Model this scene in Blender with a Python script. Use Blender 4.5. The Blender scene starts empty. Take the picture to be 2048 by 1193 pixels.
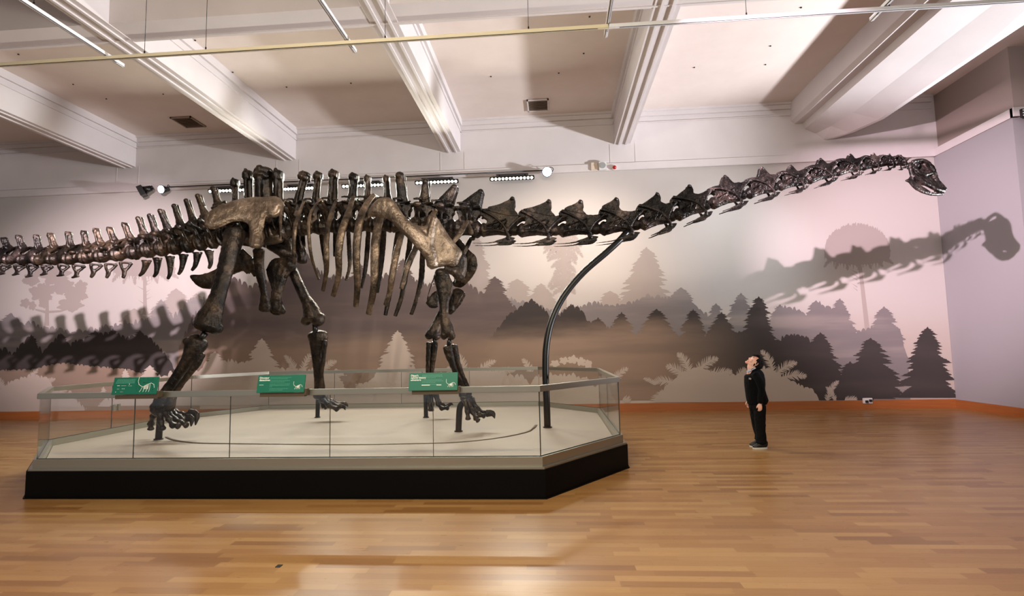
import bpy, bmesh, math, random
from mathutils import Vector, Matrix, noise
random.seed(7)
scene = bpy.context.scene
C = scene.collection
PI = math.pi
# ------------------------------------------------------------ camera
FPX, PITCH, YAW, ROLL, EYE = 1124.8, 0.089, -0.075, -0.021, 1.5
def cam_axes():
    cy, sy = math.cos(YAW), math.sin(YAW)
    f = Vector((sy*math.cos(PITCH), cy*math.cos(PITCH), math.sin(PITCH)))
    r = Vector((cy, -sy, 0)); u = r.cross(f)
    c, s = math.cos(ROLL), math.sin(ROLL)
    return c*r+s*u, -s*r+c*u, f
RT, UP, FW = cam_axes()
cd = bpy.data.cameras.new('camera'); cam = bpy.data.objects.new('camera', cd); C.objects.link(cam)
cd.sensor_width = 36; cd.lens = 36*FPX/2048; cd.clip_start = .05; cd.clip_end = 200
m = Matrix((RT, UP, -FW)).transposed().to_4x4(); m.translation = (0, 0, EYE); cam.matrix_world = m
scene.camera = cam
def ray(x, y): return RT*((x-1024)/FPX)+UP*(-(y-596.5)/FPX)+FW
def P(x, y, Y):
    d = ray(x, y); return Vector((0, 0, EYE))+d*(Y/d.y)
def PZ(x, y, Z):
    d = ray(x, y); return Vector((0, 0, EYE))+d*((Z-EYE)/d.z)
# ------------------------------------------------------------ colour management
vs = scene.view_settings
vs.view_transform = 'Standard'; vs.look = 'None'; vs.gamma = 1; vs.use_curve_mapping = False
vs.exposure = 0.42
# ------------------------------------------------------------ world and lamps
w = bpy.data.worlds.new('world'); scene.world = w; w.use_nodes = True
w.node_tree.nodes['Background'].inputs[0].default_value = (.92, .95, 1, 1)
w.node_tree.nodes['Background'].inputs[1].default_value = .38
def lamp(name, kind, loc, target, energy, color, **k):
    d = bpy.data.lights.new(name, kind); o = bpy.data.objects.new(name, d); C.objects.link(o)
    o.location = loc; o.rotation_euler = (Vector(target)-Vector(loc)).to_track_quat('-Z', 'Y').to_euler()
    d.energy = energy; d.color = color
    for a, v in k.items(): setattr(d, a, v)
    return o
DW = 13.16           # distance of the mural wall
# neck, tail, hip and shoulder: spotlights on the hanging tracks nearer than the frame
lamp('neck_spot', 'SPOT', (0.06, 3.82, 4.88), (8.5, 13.16, 3.15), 7200, (1, .76, .87), spot_size=math.radians(38), spot_blend=1.0, shadow_soft_size=.04)
lamp('tail_spot', 'SPOT', (-5.2, 4.5, 4.62), (-10.6, 13.16, 2.9), 5000, (1, .82, .88), spot_size=math.radians(38), spot_blend=.9, shadow_soft_size=.045)
lamp('body_fill', 'AREA', (-2.6, 1.8, 5.0), (-2.6, 8.6, 2.6), 110, (1, .88, .76), shape='RECTANGLE', size=2.0, size_y=.3)  # added soft fill lamp for the skeleton's ambient light
lamp('hip_spot', 'SPOT', (-2.2, 3.0, 4.9), (-4.8, 8.6, 3.7), 420, (1, .88, .78), spot_size=math.radians(26), spot_blend=.7, shadow_soft_size=.05)
lamp('shoulder_spot', 'SPOT', (-1.2, 3.0, 4.9), (-2.2, 8.6, 3.4), 420, (1, .9, .82), spot_size=math.radians(24), spot_blend=.7, shadow_soft_size=.05)
lamp('mural_wash', 'SPOT', (.6, 9.4, 5.0), (.5, 13.16, 3.1), 620, (1, .84, .72), spot_size=math.radians(80), spot_blend=1.0, shadow_soft_size=.3)
lamp('mural_cool_fill', 'SPOT', (4.3, 9.4, 5.05), (4.2, 13.16, 3.6), 330, (.86, .94, 1), spot_size=math.radians(62), spot_blend=1.0, shadow_soft_size=.3)  # added cool fill for the dim gap left of the neck spot's pool
lamp('mural_low_fill', 'SPOT', (-3.4, 10.3, 5.0), (-3.4, 13.1, 1.2), 330, (1, .86, .76), spot_size=math.radians(96), spot_blend=1.0, shadow_soft_size=.3)  # added warm fill to brighten the lower mural and rear deck
lamp('near_wash', 'AREA', (-.5, 1.4, 5.2), (-.5, 3.8, 0), 230, (1, .86, .58), shape='RECTANGLE', size=5.0, size_y=.5)
lamp('hall_uplight', 'SPOT', (13.6, 7.2, 1.5), (-2, 9.3, 8.0), 10500, (.95, .95, 1), spot_size=math.radians(54), spot_blend=.7, shadow_soft_size=.35)
# ------------------------------------------------------------ naming helpers
def tag(o, label=None, cat=None, group=None, kind=None):
    if label: o['label'] = label
    if cat: o['category'] = cat
    if group: o['group'] = group
    if kind: o['kind'] = kind
    return o
def empty(name, loc=(0, 0, 0), label=None, cat=None, group=None):
    o = bpy.data.objects.new(name, None); C.objects.link(o); o.location = loc; o.empty_display_size = .1
    return tag(o, label, cat, group)
def world_of(p): return (world_of(p.parent) @ p.matrix_parent_inverse if p.parent else Matrix.Identity(4)) @ p.matrix_basis
def obj(name, bm, mat, parent=None, smooth=False, world=True):
    me = bpy.data.meshes.new(name)
    if isinstance(bm, bpy.types.Mesh): me = bm
    else:
        bm.normal_update(); bm.to_mesh(me); bm.free()
    o = bpy.data.objects.new(name, me); C.objects.link(o)
    for mm in (mat if isinstance(mat, (list, tuple)) else [mat]): me.materials.append(mm)
    if smooth: me.polygons.foreach_set('use_smooth', [True]*len(me.polygons))
    if parent:
        o.parent = parent
        if world:
            o.matrix_parent_inverse = world_of(parent).inverted()
    return o
# ------------------------------------------------------------ mesh helpers
def box(bm, x0, x1, y0, y1, z0, z1, mi=0):
    v = [bm.verts.new((x, y, z)) for x in (x0, x1) for y in (y0, y1) for z in (z0, z1)]
    for f in ((0, 1, 3, 2), (4, 6, 7, 5), (0, 4, 5, 1), (2, 3, 7, 6), (0, 2, 6, 4), (1, 5, 7, 3)):
        bm.faces.new([v[i] for i in f]).material_index = mi
def obox(bm, c, ax, ay, az, mi=0):
    c = Vector(c); v = [bm.verts.new(c+ax*i+ay*j+az*k) for i in (-1, 1) for j in (-1, 1) for k in (-1, 1)]
    for f in ((0, 1, 3, 2), (4, 6, 7, 5), (0, 4, 5, 1), (2, 3, 7, 6), (0, 2, 6, 4), (1, 5, 7, 3)):
        bm.faces.new([v[i] for i in f]).material_index = mi
def fixn(bm): bmesh.ops.recalc_face_normals(bm, faces=bm.faces)
def prism(bm, poly, z0, z1, mi=0):
    a = [bm.verts.new((x, y, z0)) for x, y in poly]; b = [bm.verts.new((x, y, z1)) for x, y in poly]; n = len(poly)
    for i in range(n): bm.faces.new((a[i], a[(i+1) % n], b[(i+1) % n], b[i])).material_index = mi
    bm.faces.new(b).material_index = mi; bm.faces.new(a[::-1]).material_index = mi
def catmull(pts, k):
    if len(pts) < 3 or k < 2:
        return pts
    out = []
    n = len(pts)
    for i in range(n-1):
        p0, p1, p2, p3 = pts[max(i-1, 0)], pts[i], pts[i+1], pts[min(i+2, n-1)]
        for j in range(k):
            t = j/k
            out.append([.5*((2*b)+(-a+c)*t+(2*a-5*b+4*c-d)*t*t+(-a+3*b-3*c+d)*t**3) for a, b, c, d in zip(p0, p1, p2, p3)])
    out.append(list(pts[-1])); return out
def loft(bm, pts, rad, n=10, k=4, side=Vector((0, 1, 0)), mi=0, cap=.5):
    """tube through pts; rad = list of r or (r_across, r_side); side = axis of the second radius"""
    rr = [(r, r) if not isinstance(r, (tuple, list)) else r for r in rad]
    data = catmull([[*p, *r] for p, r in zip(pts, rr)], k)
    Q = [Vector(d[:3]) for d in data]; S = [(max(d[3], 1e-4), max(d[4], 1e-4)) for d in data]
    rings = []
    N = len(Q)
    tans = [(Q[min(i+1, N-1)]-Q[max(i-1, 0)]).normalized() for i in range(N)]
    def ring(c, t, a, b):
        s = side-t*side.dot(t)
        if s.length < .15: s = Vector((1, 0, 0))-t*t.x
        s.normalize(); u = s.cross(t)
        return [bm.verts.new(c+u*(a*math.cos(2*PI*j/n))+s*(b*math.sin(2*PI*j/n))) for j in range(n)]
    ra = min(S[0]); rb = min(S[-1])
    for q, f in ((.95, .35), (.6, .8)): rings.append(ring(Q[0]-tans[0]*ra*cap*q, tans[0], S[0][0]*f, S[0][1]*f))
    for q, t, s in zip(Q, tans, S): rings.append(ring(q, t, *s))
    for q, f in ((.6, .8), (.95, .35)): rings.append(ring(Q[-1]+tans[-1]*rb*cap*q, tans[-1], S[-1][0]*f, S[-1][1]*f))
    for a, b in zip(rings, rings[1:]):
        for j in range(n):
            f = bm.faces.new((a[j], a[(j+1) % n], b[(j+1) % n], b[j])); f.material_index = mi; f.smooth = True
    bm.faces.new(rings[0][::-1]).material_index = mi; bm.faces.new(rings[-1]).material_index = mi
def ball(bm, c, r, mi=0, seg=16):
    r = r if isinstance(r, (tuple, list)) else (r, r, r)
    res = bmesh.ops.create_uvsphere(bm, u_segments=seg, v_segments=seg//2+2, radius=1)
    for v in res['verts']: v.co = Vector((v.co.x*r[0], v.co.y*r[1], v.co.z*r[2]))+Vector(c)
    for v in res['verts']:
        for f in v.link_faces: f.material_index = mi; f.smooth = True
def cyl(bm, a, b, r, n=16, mi=0, r2=None):
    a, b = Vector(a), Vector(b); t = (b-a).normalized(); r2 = r if r2 is None else r2
    s = t.cross(Vector((0, 0, 1)))
    if s.length < .1: s = t.cross(Vector((1, 0, 0)))
    s.normalize(); u = t.cross(s)
    A = [bm.verts.new(a+s*r*math.cos(2*PI*j/n)+u*r*math.sin(2*PI*j/n)) for j in range(n)]
    B = [bm.verts.new(b+s*r2*math.cos(2*PI*j/n)+u*r2*math.sin(2*PI*j/n)) for j in range(n)]
    for j in range(n):
        f = bm.faces.new((A[j], A[(j+1) % n], B[(j+1) % n], B[j])); f.material_index = mi; f.smooth = True
    bm.faces.new(A[::-1]).material_index = mi; bm.faces.new(B).material_index = mi
def inset_poly(poly, d):
    n = len(poly); out = []
    area = sum(poly[i][0]*poly[(i+1) % n][1]-poly[(i+1) % n][0]*poly[i][1] for i in range(n))
    sg = 1 if area > 0 else -1
    for i in range(n):
        a, b, c = Vector(poly[i-1]), Vector(poly[i]), Vector(poly[(i+1) % n])
        t = (c-a); t = t.normalized() if t.length > 1e-9 else Vector((1, 0))
        out.append((b[0]-sg*t[1]*d, b[1]+sg*t[0]*d))
    return out
def plate(bm, px, Y, th, ins=.35):
    """bone plate from an outline, standing at distance Y with a domed thickness"""
    w3 = [P(x, y, Y) for x, y in px]
    poly = [(p[0], p[1]) for p in catmull([[v.x, v.z] for v in w3]+[[w3[0].x, w3[0].z]], 3)[:-1]]
    for k, (d, t) in enumerate(((0, .35), (ins*th, .75), (ins*2.2*th, 1.0))):
        q = inset_poly(poly, d)
        a = [bm.verts.new((x, Y-t*th/2, z)) for x, z in q]; b = [bm.verts.new((x, Y+t*th/2, z)) for x, z in q]
        n = len(q)
        for i in range(n): bm.faces.new((a[i], a[(i+1) % n], b[(i+1) % n], b[i]))
        bmesh.ops.triangulate(bm, faces=[bm.faces.new(a[::-1]), bm.faces.new(b)])
FUSED = {}
def fuse(bm, voxel, smooth=4, rough=0.0, bend=None):
    """pieces in bm become one organic surface; the work is done for all bones together in fuse_all()"""
    me = bpy.data.meshes.new('bone'); fixn(bm); bm.to_mesh(me); bm.free()
    FUSED[me.name] = (voxel, smooth, rough, bend); return me
def fuse_all():
    obs = [o for o in scene.objects if o.type == 'MESH' and o.data.name in FUSED]
    rest = list(scene.objects)
    for o in rest: C.objects.unlink(o)
    nv = 0; swaps = []
    for o in obs:
        C.objects.link(o)
        voxel, smooth, rough, bend = FUSED[o.data.name]
        r = o.modifiers.new('r', 'REMESH'); r.mode = 'VOXEL'; r.voxel_size = voxel; r.use_smooth_shade = True
        if smooth: q = o.modifiers.new('s', 'SMOOTH'); q.factor = .5; q.iterations = smooth
        dg = bpy.context.evaluated_depsgraph_get(); dg.update(); ev = o.evaluated_get(dg).data
        nvv = len(ev.vertices); co = [0.0]*(nvv*3); ev.vertices.foreach_get('co', co)
        fs = [tuple(p.vertices) for p in ev.polygons]; o.modifiers.clear(); C.objects.unlink(o)
        out = bpy.data.meshes.new('fused'); out.from_pydata([co[i:i+3] for i in range(0, len(co), 3)], [], fs); nv += nvv
        for mm in o.data.materials: out.materials.append(mm)
        if rough or bend:
            no = [0.0]*(nvv*3); out.vertices.foreach_get('normal', no); nc = []
            for i in range(0, nvv*3, 3):
                c = Vector(co[i:i+3])
                if rough: c += Vector(no[i:i+3])*(rough*noise.noise(c*14)+rough*.6*noise.noise(c*37))
                nc.extend(bend(c) if bend else c)
            out.vertices.foreach_set('co', nc); out.update()
        out.polygons.foreach_set('use_smooth', [True]*len(out.polygons)); swaps.append((o, out))
    for o in rest: C.objects.link(o)
    for o, out in swaps:
        old = o.data; nm = o.name; o.modifiers.clear(); o.data = out; out.name = nm; bpy.data.meshes.remove(old)
    print('fused', len(obs), 'vertices', nv)
# ------------------------------------------------------------ materials
def lin(c): return tuple((v/255/12.92 if v/255 <= .04045 else ((v/255+.055)/1.055)**2.4) for v in c)+(1,)
def mat(name, rgb, rough=.5, metal=0, **k):
    m = bpy.data.materials.new(name); m.use_nodes = True; b = m.node_tree.nodes['Principled BSDF']
    b.inputs['Base Color'].default_value = lin(rgb); b.inputs['Roughness'].default_value = rough; b.inputs['Metallic'].default_value = metal
    for a, v in k.items(): b.inputs[a.replace('_', ' ')].default_value = v
    return m
class G:
    """tiny node graph helper"""
    def __init__(s, m): s.m = m; s.t = m.node_tree; s.b = s.t.nodes.get('Principled BSDF')
    def n(s, typ, ins=None, **k):
        x = s.t.nodes.new(typ)
        for a, v in k.items(): setattr(x, a, v)
        for a, v in (ins or {}).items(): s.set(x.inputs[a], v)
        return x
    def set(s, i, v):
        if isinstance(v, bpy.types.NodeSocket): s.t.links.new(v, i)
        else: i.default_value = v
    def math(s, op, a, b=0, c=0, clamp=False):
        x = s.n('ShaderNodeMath', operation=op, use_clamp=clamp); s.set(x.inputs[0], a); s.set(x.inputs[1], b); s.set(x.inputs[2], c); return x.outputs[0]
    def noise(s, vec, scale, detail=3, rough=.5, dist=0):
        return s.n('ShaderNodeTexNoise', {'Vector': vec, 'Scale': scale, 'Detail': detail, 'Roughness': rough, 'Distortion': dist}).outputs[0]
    def coord(s): return s.n('ShaderNodeTexCoord').outputs['Object']
    def mapv(s, vec, sc, loc=(0, 0, 0)): return s.n('ShaderNodeMapping', {'Vector': vec, 'Scale': sc, 'Location': loc}).outputs[0]
    def mix(s, f, a, b, typ='MIX'):
        x = s.n('ShaderNodeMix', data_type='RGBA', blend_type=typ); s.set(x.inputs[0], f); s.set(x.inputs[6], a); s.set(x.inputs[7], b); return x.outputs[2]
    def sstep(s, v, a, b):
        x = s.n('ShaderNodeMapRange', {'Value': v, 'From Min': a, 'From Max': b}, interpolation_type='SMOOTHSTEP'); return x.outputs[0]
    def ramp(s, f, stops):
        x = s.n('ShaderNodeValToRGB', {'Fac': f}); e = x.color_ramp.elements
        while len(e) < len(stops): e.new(.5)
        for i, (p, c) in enumerate(stops): e[i].position = p; e[i].color = c
        return x.outputs[0]
    def bump(s, h, strength, dist=.01): s.set(s.b.inputs['Normal'], s.n('ShaderNodeBump', {'Height': h, 'Strength': strength, 'Distance': dist}).outputs[0])
def matte(m):
    m.node_tree.nodes['Principled BSDF'].inputs['Specular IOR Level'].default_value = .06; return m
def bone_mat(name, dark, mid, light, rough=.33):
    m = mat(name, mid, rough, .6); g = G(m); v = g.coord()
    n1 = g.noise(v, 3.5, 5, .6, .4); n2 = g.noise(v, 22, 6, .65)
    c = g.ramp(g.math('ADD', g.math('MULTIPLY', n1, .75), g.math('MULTIPLY', n2, .25)), [(.36, lin(dark)), (.5, lin(mid)), (.66, lin(light))])
    g.set(g.b.inputs['Base Color'], c)
    g.set(g.b.inputs['Roughness'], g.math('ADD', g.math('MULTIPLY', n2, .25), rough-.1))
    g.bump(g.math('ADD', g.noise(v, 60, 5, .6), g.math('MULTIPLY', g.noise(v, 14, 4, .6), 2)), .5, .012)
    return m
M = {}
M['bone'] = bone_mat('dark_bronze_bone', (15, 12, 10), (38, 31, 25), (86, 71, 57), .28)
M['bone_lit'] = bone_mat('lit_bronze_bone', (74, 63, 52), (112, 98, 83), (152, 136, 120), .30); M['bone_lit'].node_tree.nodes['Principled BSDF'].inputs['Metallic'].default_value = .75  # lit look of the near hip and shoulder blades put into the colour
M['bone_rib_lit'] = bone_mat('lit_rib_bronze', (34, 28, 22), (80, 67, 54), (142, 123, 103), .3)  # highlights on the near ribs painted in as a lighter base colour
M['bone_neck'] = bone_mat('neck_bronze_bone', (14, 12, 12), (38, 33, 31), (100, 87, 82), .24)
M['black'] = mat('black_laminate', (2, 2, 2), .55); M['black'].node_tree.nodes['Principled BSDF'].inputs['Specular IOR Level'].default_value = .12
M['blackmetal'] = mat('black_metal', (12, 12, 12), .35, .2)
M['steel'] = mat('brushed_steel', (166, 164, 152), .28, .9)
g = G(M['steel']); v = g.coord(); g.set(g.b.inputs['Roughness'], g.math('ADD', .24, g.math('MULTIPLY', g.noise(g.mapv(v, (1.5, 1.5, 60)), 3, 3), .22)))
M['white'] = mat('white_paint', (206, 200, 200), .6)
g = G(M['white']); v = g.coord(); g.set(g.b.inputs['Base Color'], g.mix(g.noise(v, 1.3, 4), lin((196, 190, 190)), lin((214, 208, 207)))); g.bump(g.noise(v, 30, 4), .08, .01)
M['ceil'] = mat('ceiling_board', (216, 204, 197), .8)
g = G(M['ceil']); v = g.coord(); g.set(g.b.inputs['Base Color'], g.mix(g.noise(v, 1.7, 5, .6), lin((208, 195, 188)), lin((222, 211, 204))))
M['nearceil'] = mat('grey_green_ceiling_board', (128, 126, 112), .8)
M['wall'] = mat('wall_paint', (154, 151, 154), .75)
M['wallgrey'] = mat('grey_wall_paint', (118, 120, 122), .75)
M['skirt'] = mat('stained_wood_skirting', (140, 84, 44), .4)
g = G(M['skirt']); v = g.coord(); g.set(g.b.inputs['Base Color'], g.mix(g.noise(g.mapv(v, (.6, .6, 12)), 3, 5), lin((138, 78, 36)), lin((172, 104, 54))))
for q_ in ('ceil', 'wall', 'wallgrey', 'white'): matte(M[q_])
# floor
M['floor'] = mat('oak_strip_floor', (170, 130, 90), .28); g = G(M['floor']); v = g.coord()
rowi = g.math('FLOOR', g.math('DIVIDE', g.n('ShaderNodeSeparateXYZ', {'Vector': v}).outputs[1], .088))
rnd = g.n('ShaderNodeTexWhiteNoise', {'W': rowi}, noise_dimensions='1D').outputs[0]
xx = g.math('ADD', g.n('ShaderNodeSeparateXYZ', {'Vector': v}).outputs[0], g.math('MULTIPLY', rnd, 7.3))
coli = g.math('FLOOR', g.math('DIVIDE', xx, g.math('ADD', .55, g.math('MULTIPLY', rnd, .35))))
cv = g.n('ShaderNodeCombineXYZ', {'X': coli, 'Y': rowi}).outputs[0]
pr = g.n('ShaderNodeTexWhiteNoise', {'Vector': cv}, noise_dimensions='2D').outputs[0]
col = g.ramp(pr, [(0, lin((136, 98, 56))), (.2, lin((154, 114, 68))), (.6, lin((162, 124, 77))), (1, lin((174, 138, 90)))])
grain = g.noise(g.mapv(v, (2.2, 42, 1)), 2.2, 6, .65, .6)
col = g.mix(g.math('MULTIPLY', grain, .5), col, g.mix(1, col, lin((200, 176, 132)), 'MULTIPLY'))
fy = g.math('FRACT', g.math('DIVIDE', g.n('ShaderNodeSeparateXYZ', {'Vector': v}).outputs[1], .088))
gap = g.math('LESS_THAN', fy, .035)
col = g.mix(g.math('MULTIPLY', gap, .35), col, lin((96, 60, 32)))
big = g.noise(g.mapv(v, (.25, .5, 1)), 1.2, 3)
col = g.mix(g.math('MULTIPLY', g.sstep(big, .4, .7), .25), col, lin((128, 82, 46)))
g.set(g.b.inputs['Base Color'], col)
g.set(g.b.inputs['Roughness'], g.math('ADD', .22, g.math('MULTIPLY', grain, .16)))
g.bump(g.math('SUBTRACT', grain, gap), .06, .004)
M['deck'] = mat('platform_surface', (164, 154, 144), .55); g = G(M['deck']); v = g.coord()
g.set(g.b.inputs['Base Color'], g.mix(g.noise(v, 1.2, 4), lin((146, 134, 122)), lin((164, 152, 140))))
# glass: clear sheet with a fresnel reflection
m_ = bpy.data.materials.new('clear_glass'); m_.use_nodes = True; t = m_.node_tree; t.nodes.remove(t.nodes['Principled BSDF'])
tr = t.nodes.new('ShaderNodeBsdfTransparent'); tr.inputs[0].default_value = (.97, .985, .98, 1)
gl = t.nodes.new('ShaderNodeBsdfGlossy'); gl.inputs['Roughness'].default_value = .02
g = G(m_); lw = g.n('ShaderNodeLayerWeight', {'Blend': .5}); rf = g.math('ADD', .035, g.math('MULTIPLY', g.math('POWER', lw.outputs['Facing'], 5), .8))
mx = g.n('ShaderNodeMixShader', {0: rf, 1: tr.outputs[0], 2: gl.outputs[0]})
t.links.new(mx.outputs[0], t.nodes['Material Output'].inputs[0]); M['glass'] = m_
M['glassedge'] = mat('glass_edge', (52, 58, 56), .2)
M['green'] = mat('green_panel', (3, 102, 80), .45)
M['greendark'] = mat('dark_green_print', (3, 52, 42), .4)
M['print'] = mat('white_print', (226, 232, 226), .5)
M['printfaint'] = mat('pale_green_print', (96, 172, 150), .5)
def emit(name, rgb, s):
    m = mat(name, rgb, .4); b = m.node_tree.nodes['Principled BSDF']; b.inputs['Emission Color'].default_value = lin(rgb); b.inputs['Emission Strength'].default_value = s; return m
M['led'] = emit('lit_led', (255, 250, 226), 9)
M['spotlit'] = emit('lit_lens', (225, 238, 255), 7)
M['red'] = mat('red_lens', (170, 16, 14), .25)
M['plastic'] = mat('white_plastic', (214, 212, 210), .45)
M['greyplastic'] = mat('grey_grille', (150, 152, 152), .5)
M['beige'] = mat('beige_plastic', (206, 190, 172), .5)
M['dark'] = mat('dark_slot', (24, 22, 22), .7)
M['trackcream'] = mat('cream_track', (205, 196, 168), .4)
M['trackwhite'] = mat('white_track', (210, 212, 214), .35)
M['groove'] = mat('bronze_groove', (96, 84, 66), .4, .5)
M['ventgrey'] = mat('vent_slats', (150, 132, 118), .6)
# ============================================================ ROOM
def struct(name, bm, m, smooth=False):
    fixn(bm); return tag(obj(name, bm, m, None, smooth), kind='structure')
CZ = 7.05; BZ = 6.27; XL, XR, YF = -18.0, 8.7, -4.5
bm = bmesh.new(); box(bm, XL, 15, YF, 13.2, -.12, 0); struct('floor', bm, M['floor'])
bm = bmesh.new(); box(bm, XL, 15, YF, 13.3, CZ, CZ+.15); struct('ceiling', bm, M['ceil'])
bm = bmesh.new(); box(bm, XL, XR+.02, DW+.004, DW+.3, 0, 5.66); struct('wall_back', bm, M['wall'])
bm = bmesh.new(); box(bm, XR, 15, 10.95, DW+.3, 0, 5.66); struct('wall_right', bm, [M['wall'], M['wallgrey']])
bm = bmesh.new(); box(bm, XL-.3, XL, YF, DW+.3, 0, CZ); struct('wall_left', bm, M['wall'])
bm = bmesh.new(); box(bm, 14.8, 15.1, YF, 10.95, 0, CZ); struct('wall_far', bm, M['wallgrey'])
# frieze above the mural, with a lower fascia band
bm = bmesh.new(); box(bm, XL, XR+.1, DW-.04, DW+.3, 5.66, CZ)
for x in (-10.67, -6.48, -2.36, 1.71):
    box(bm, x-.30, x-.288, DW-.046, DW-.03, 5.82, BZ); box(bm, x+.288, x+.30, DW-.046, DW-.03, 5.82, BZ)
struct('trim_1', bm, M['white'])
bm = bmesh.new(); box(bm, XL, XR+.0, DW-.075, DW+.2, 5.63, 5.80); box(bm, XR-.03, XR+.1, 10.9, DW, 5.63, 5.80); box(bm, XR-.03, 10.2, 10.87, 10.96, 5.63, 5.80)
struct('trim_2', bm, M['white'])
bm = bmesh.new(); box(bm, XR+.08, 15, 11.0, DW+.3, 5.66, CZ); struct('trim_3', bm, mat('tan_grey_paint', (150, 136, 130), .8))
bm = bmesh.new(); box(bm, XL, XR, DW-.14, DW, CZ-.05, CZ); box(bm, XL, XR, DW-.10, DW, CZ-.15, CZ-.05); box(bm, XL, XR, DW-.07, DW, CZ-.30, CZ-.28); struct('trim_4', bm, M['white'])
bm = bmesh.new()
box(bm, XL, XR-.02, DW-.03, DW, 0, .18); box(bm, XL, XR-.02, DW-.022, DW, .18, .19); struct('baseboard_back', bm, M['skirt'])
bm = bmesh.new(); box(bm, XR-.03, XR, 10.92, DW, 0, .18); box(bm, XR-.03, 15, 10.92, 10.95, 0, .18); struct('baseboard_right', bm, M['skirt'])
# beams running towards the wall
bi = 0
for x0, x1 in ((-15.1, -14.7), (-10.87, -10.47), (-6.68, -6.28), (-2.56, -2.16), (1.52, 1.90)):
    bi += 1
    bm = bmesh.new(); box(bm, x0, x1, YF, DW, BZ, CZ)
    box(bm, x0-.05, x1+.05, YF, DW, CZ-.16, CZ); box(bm, x0-.025, x1+.025, YF, DW, CZ-.30, CZ-.26)
    box(bm, x0+.09, x0+.13, YF, DW, BZ-.025, BZ); box(bm, x1-.13, x1-.09, YF, DW, BZ-.025, BZ)
    struct('beam_%d' % bi, bm, M['white'])
# boxed-in duct beam by the right wall: it widens just before the back wall
bm = bmesh.new()
sec = lambda w: [(5.60, CZ), (5.60, 6.62), (5.68, 6.55), (5.86, 6.55), (5.90, 6.42), (5.90+.45*(w-5.9), 6.30), (w-.1, 6.13), (w, 6.13), (w, CZ)]
rings = []
for y, wd in ((YF, 7.3), (5.0, 7.2), (9.2, 7.05), (12.0, 7.0), (12.7, 6.75), (13.16, 6.40)):
    rings.append([bm.verts.new((x, y, z)) for x, z in sec(wd)])
for a, b in zip(rings, rings[1:]):
    for i in range(len(a)-1): bm.faces.new((a[i], a[i+1], b[i+1], b[i]))
struct('beam_6', bm, M['white'])
# cross beams
for i, (y0, y1) in enumerate(((7.25, 7.75), (1.6, 2.1))):
    bm = bmesh.new(); box(bm, XL, 5.6, y0, y1, BZ+.01, CZ); box(bm, XL, 5.6, y0-.03, y1+.03, CZ-.14, CZ)
    box(bm, XL, 5.6, y1-.08, y1-.05, BZ-.01, BZ+.01); struct('crossbeam_%d' % (i+1), bm, M['white'])
# ============================================================ MURAL (printed on the wall)
def mural_mat(name, base, fog, z_hi, z_lo, x_hi=99, band=None, amt=1.0):
    m = mat(name, base, .7); g = G(m); v = g.coord(); s = g.n('ShaderNodeSeparateXYZ', {'Vector': v}); x, z = s.outputs[0], s.outputs[2]
    wob = g.noise(g.mapv(v, (.35, 1, 1.6)), 1.1, 4, .55)
    zz = g.math('ADD', z, g.math('MULTIPLY', g.math('SUBTRACT', wob, .5), .9))
    f = g.sstep(zz, z_hi, z_lo)
    if x_hi < 50: f = g.math('MULTIPLY', g.math('MULTIPLY', f, g.sstep(x, x_hi+1.4, x_hi-1.4)), g.sstep(x, -9.5, -6.5))
    c = g.mix(g.math('MULTIPLY', f, amt), lin(base), lin(fog))
    if band:   # soft horizontal mist bands
        bn = g.noise(g.mapv(v, (.22, 1, 1.9), (3, 0, 1)), 1.3, 4, .5)
        c = g.mix(g.math('MULTIPLY', g.sstep(bn, .45, .68), band[1]), c, lin(band[0]))
    g.set(g.b.inputs['Base Color'], c); return matte(m)
MM = [mural_mat('mural_sky', (186, 180, 176), (180, 168, 158), 2.6, 1.0),
      mural_mat('mural_far_trees', (160, 150, 146), (164, 154, 148), 3.6, 2.2),
      mural_mat('mural_middle_trees', (136, 130, 130), (124, 118, 118), 2.9, 2.2, band=((158, 148, 142), .6)),
      mural_mat('mural_brown_trees', (98, 87, 86), (140, 121, 107), 2.2, 1.5, band=((122, 107, 100), .45)),
      mural_mat('mural_dark_trees', (66, 61, 60), (141, 122, 108), 2.25, 1.55, x_hi=3.4, band=((86, 79, 76), .3)),
      mural_mat('mural_foreground_ferns', (184, 171, 160), (172, 160, 150), 1.4, .4)]
mb = bmesh.new()
ZB, ZT = .19, 5.63
def mface(pts2, layer, mi):
    y = DW-.0015-.0022*layer
    vs_ = []
    for x, z in pts2:
        vs_.append(mb.verts.new((min(max(x, XL), XR-.004), y, min(max(z, ZB), ZT))))
    f = mb.faces.new(vs_); f.material_index = mi; return f
def mpx(x, y): p = P(x, y, DW-.01); return p.x, p.z
mface([(XL, ZB), (XR-.004, ZB), (XR-.004, ZT), (XL, ZT)], 0, 0)
def strip(rows, layer, mi):
    """rows of paired pixel points joined into a band"""
    y = DW-.0015-.0022*layer
    def vv(p):
        x, z = mpx(*p); return mb.verts.new((min(max(x, XL), XR-.004), y, min(max(z, ZB), ZT)))
    prev = None
    for a_, b_ in rows:
        cur = (vv(a_), vv(b_))
        if prev:
            f = mb.faces.new((prev[0], prev[1], cur[1], cur[0])); f.material_index = mi
        prev = cur
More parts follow.
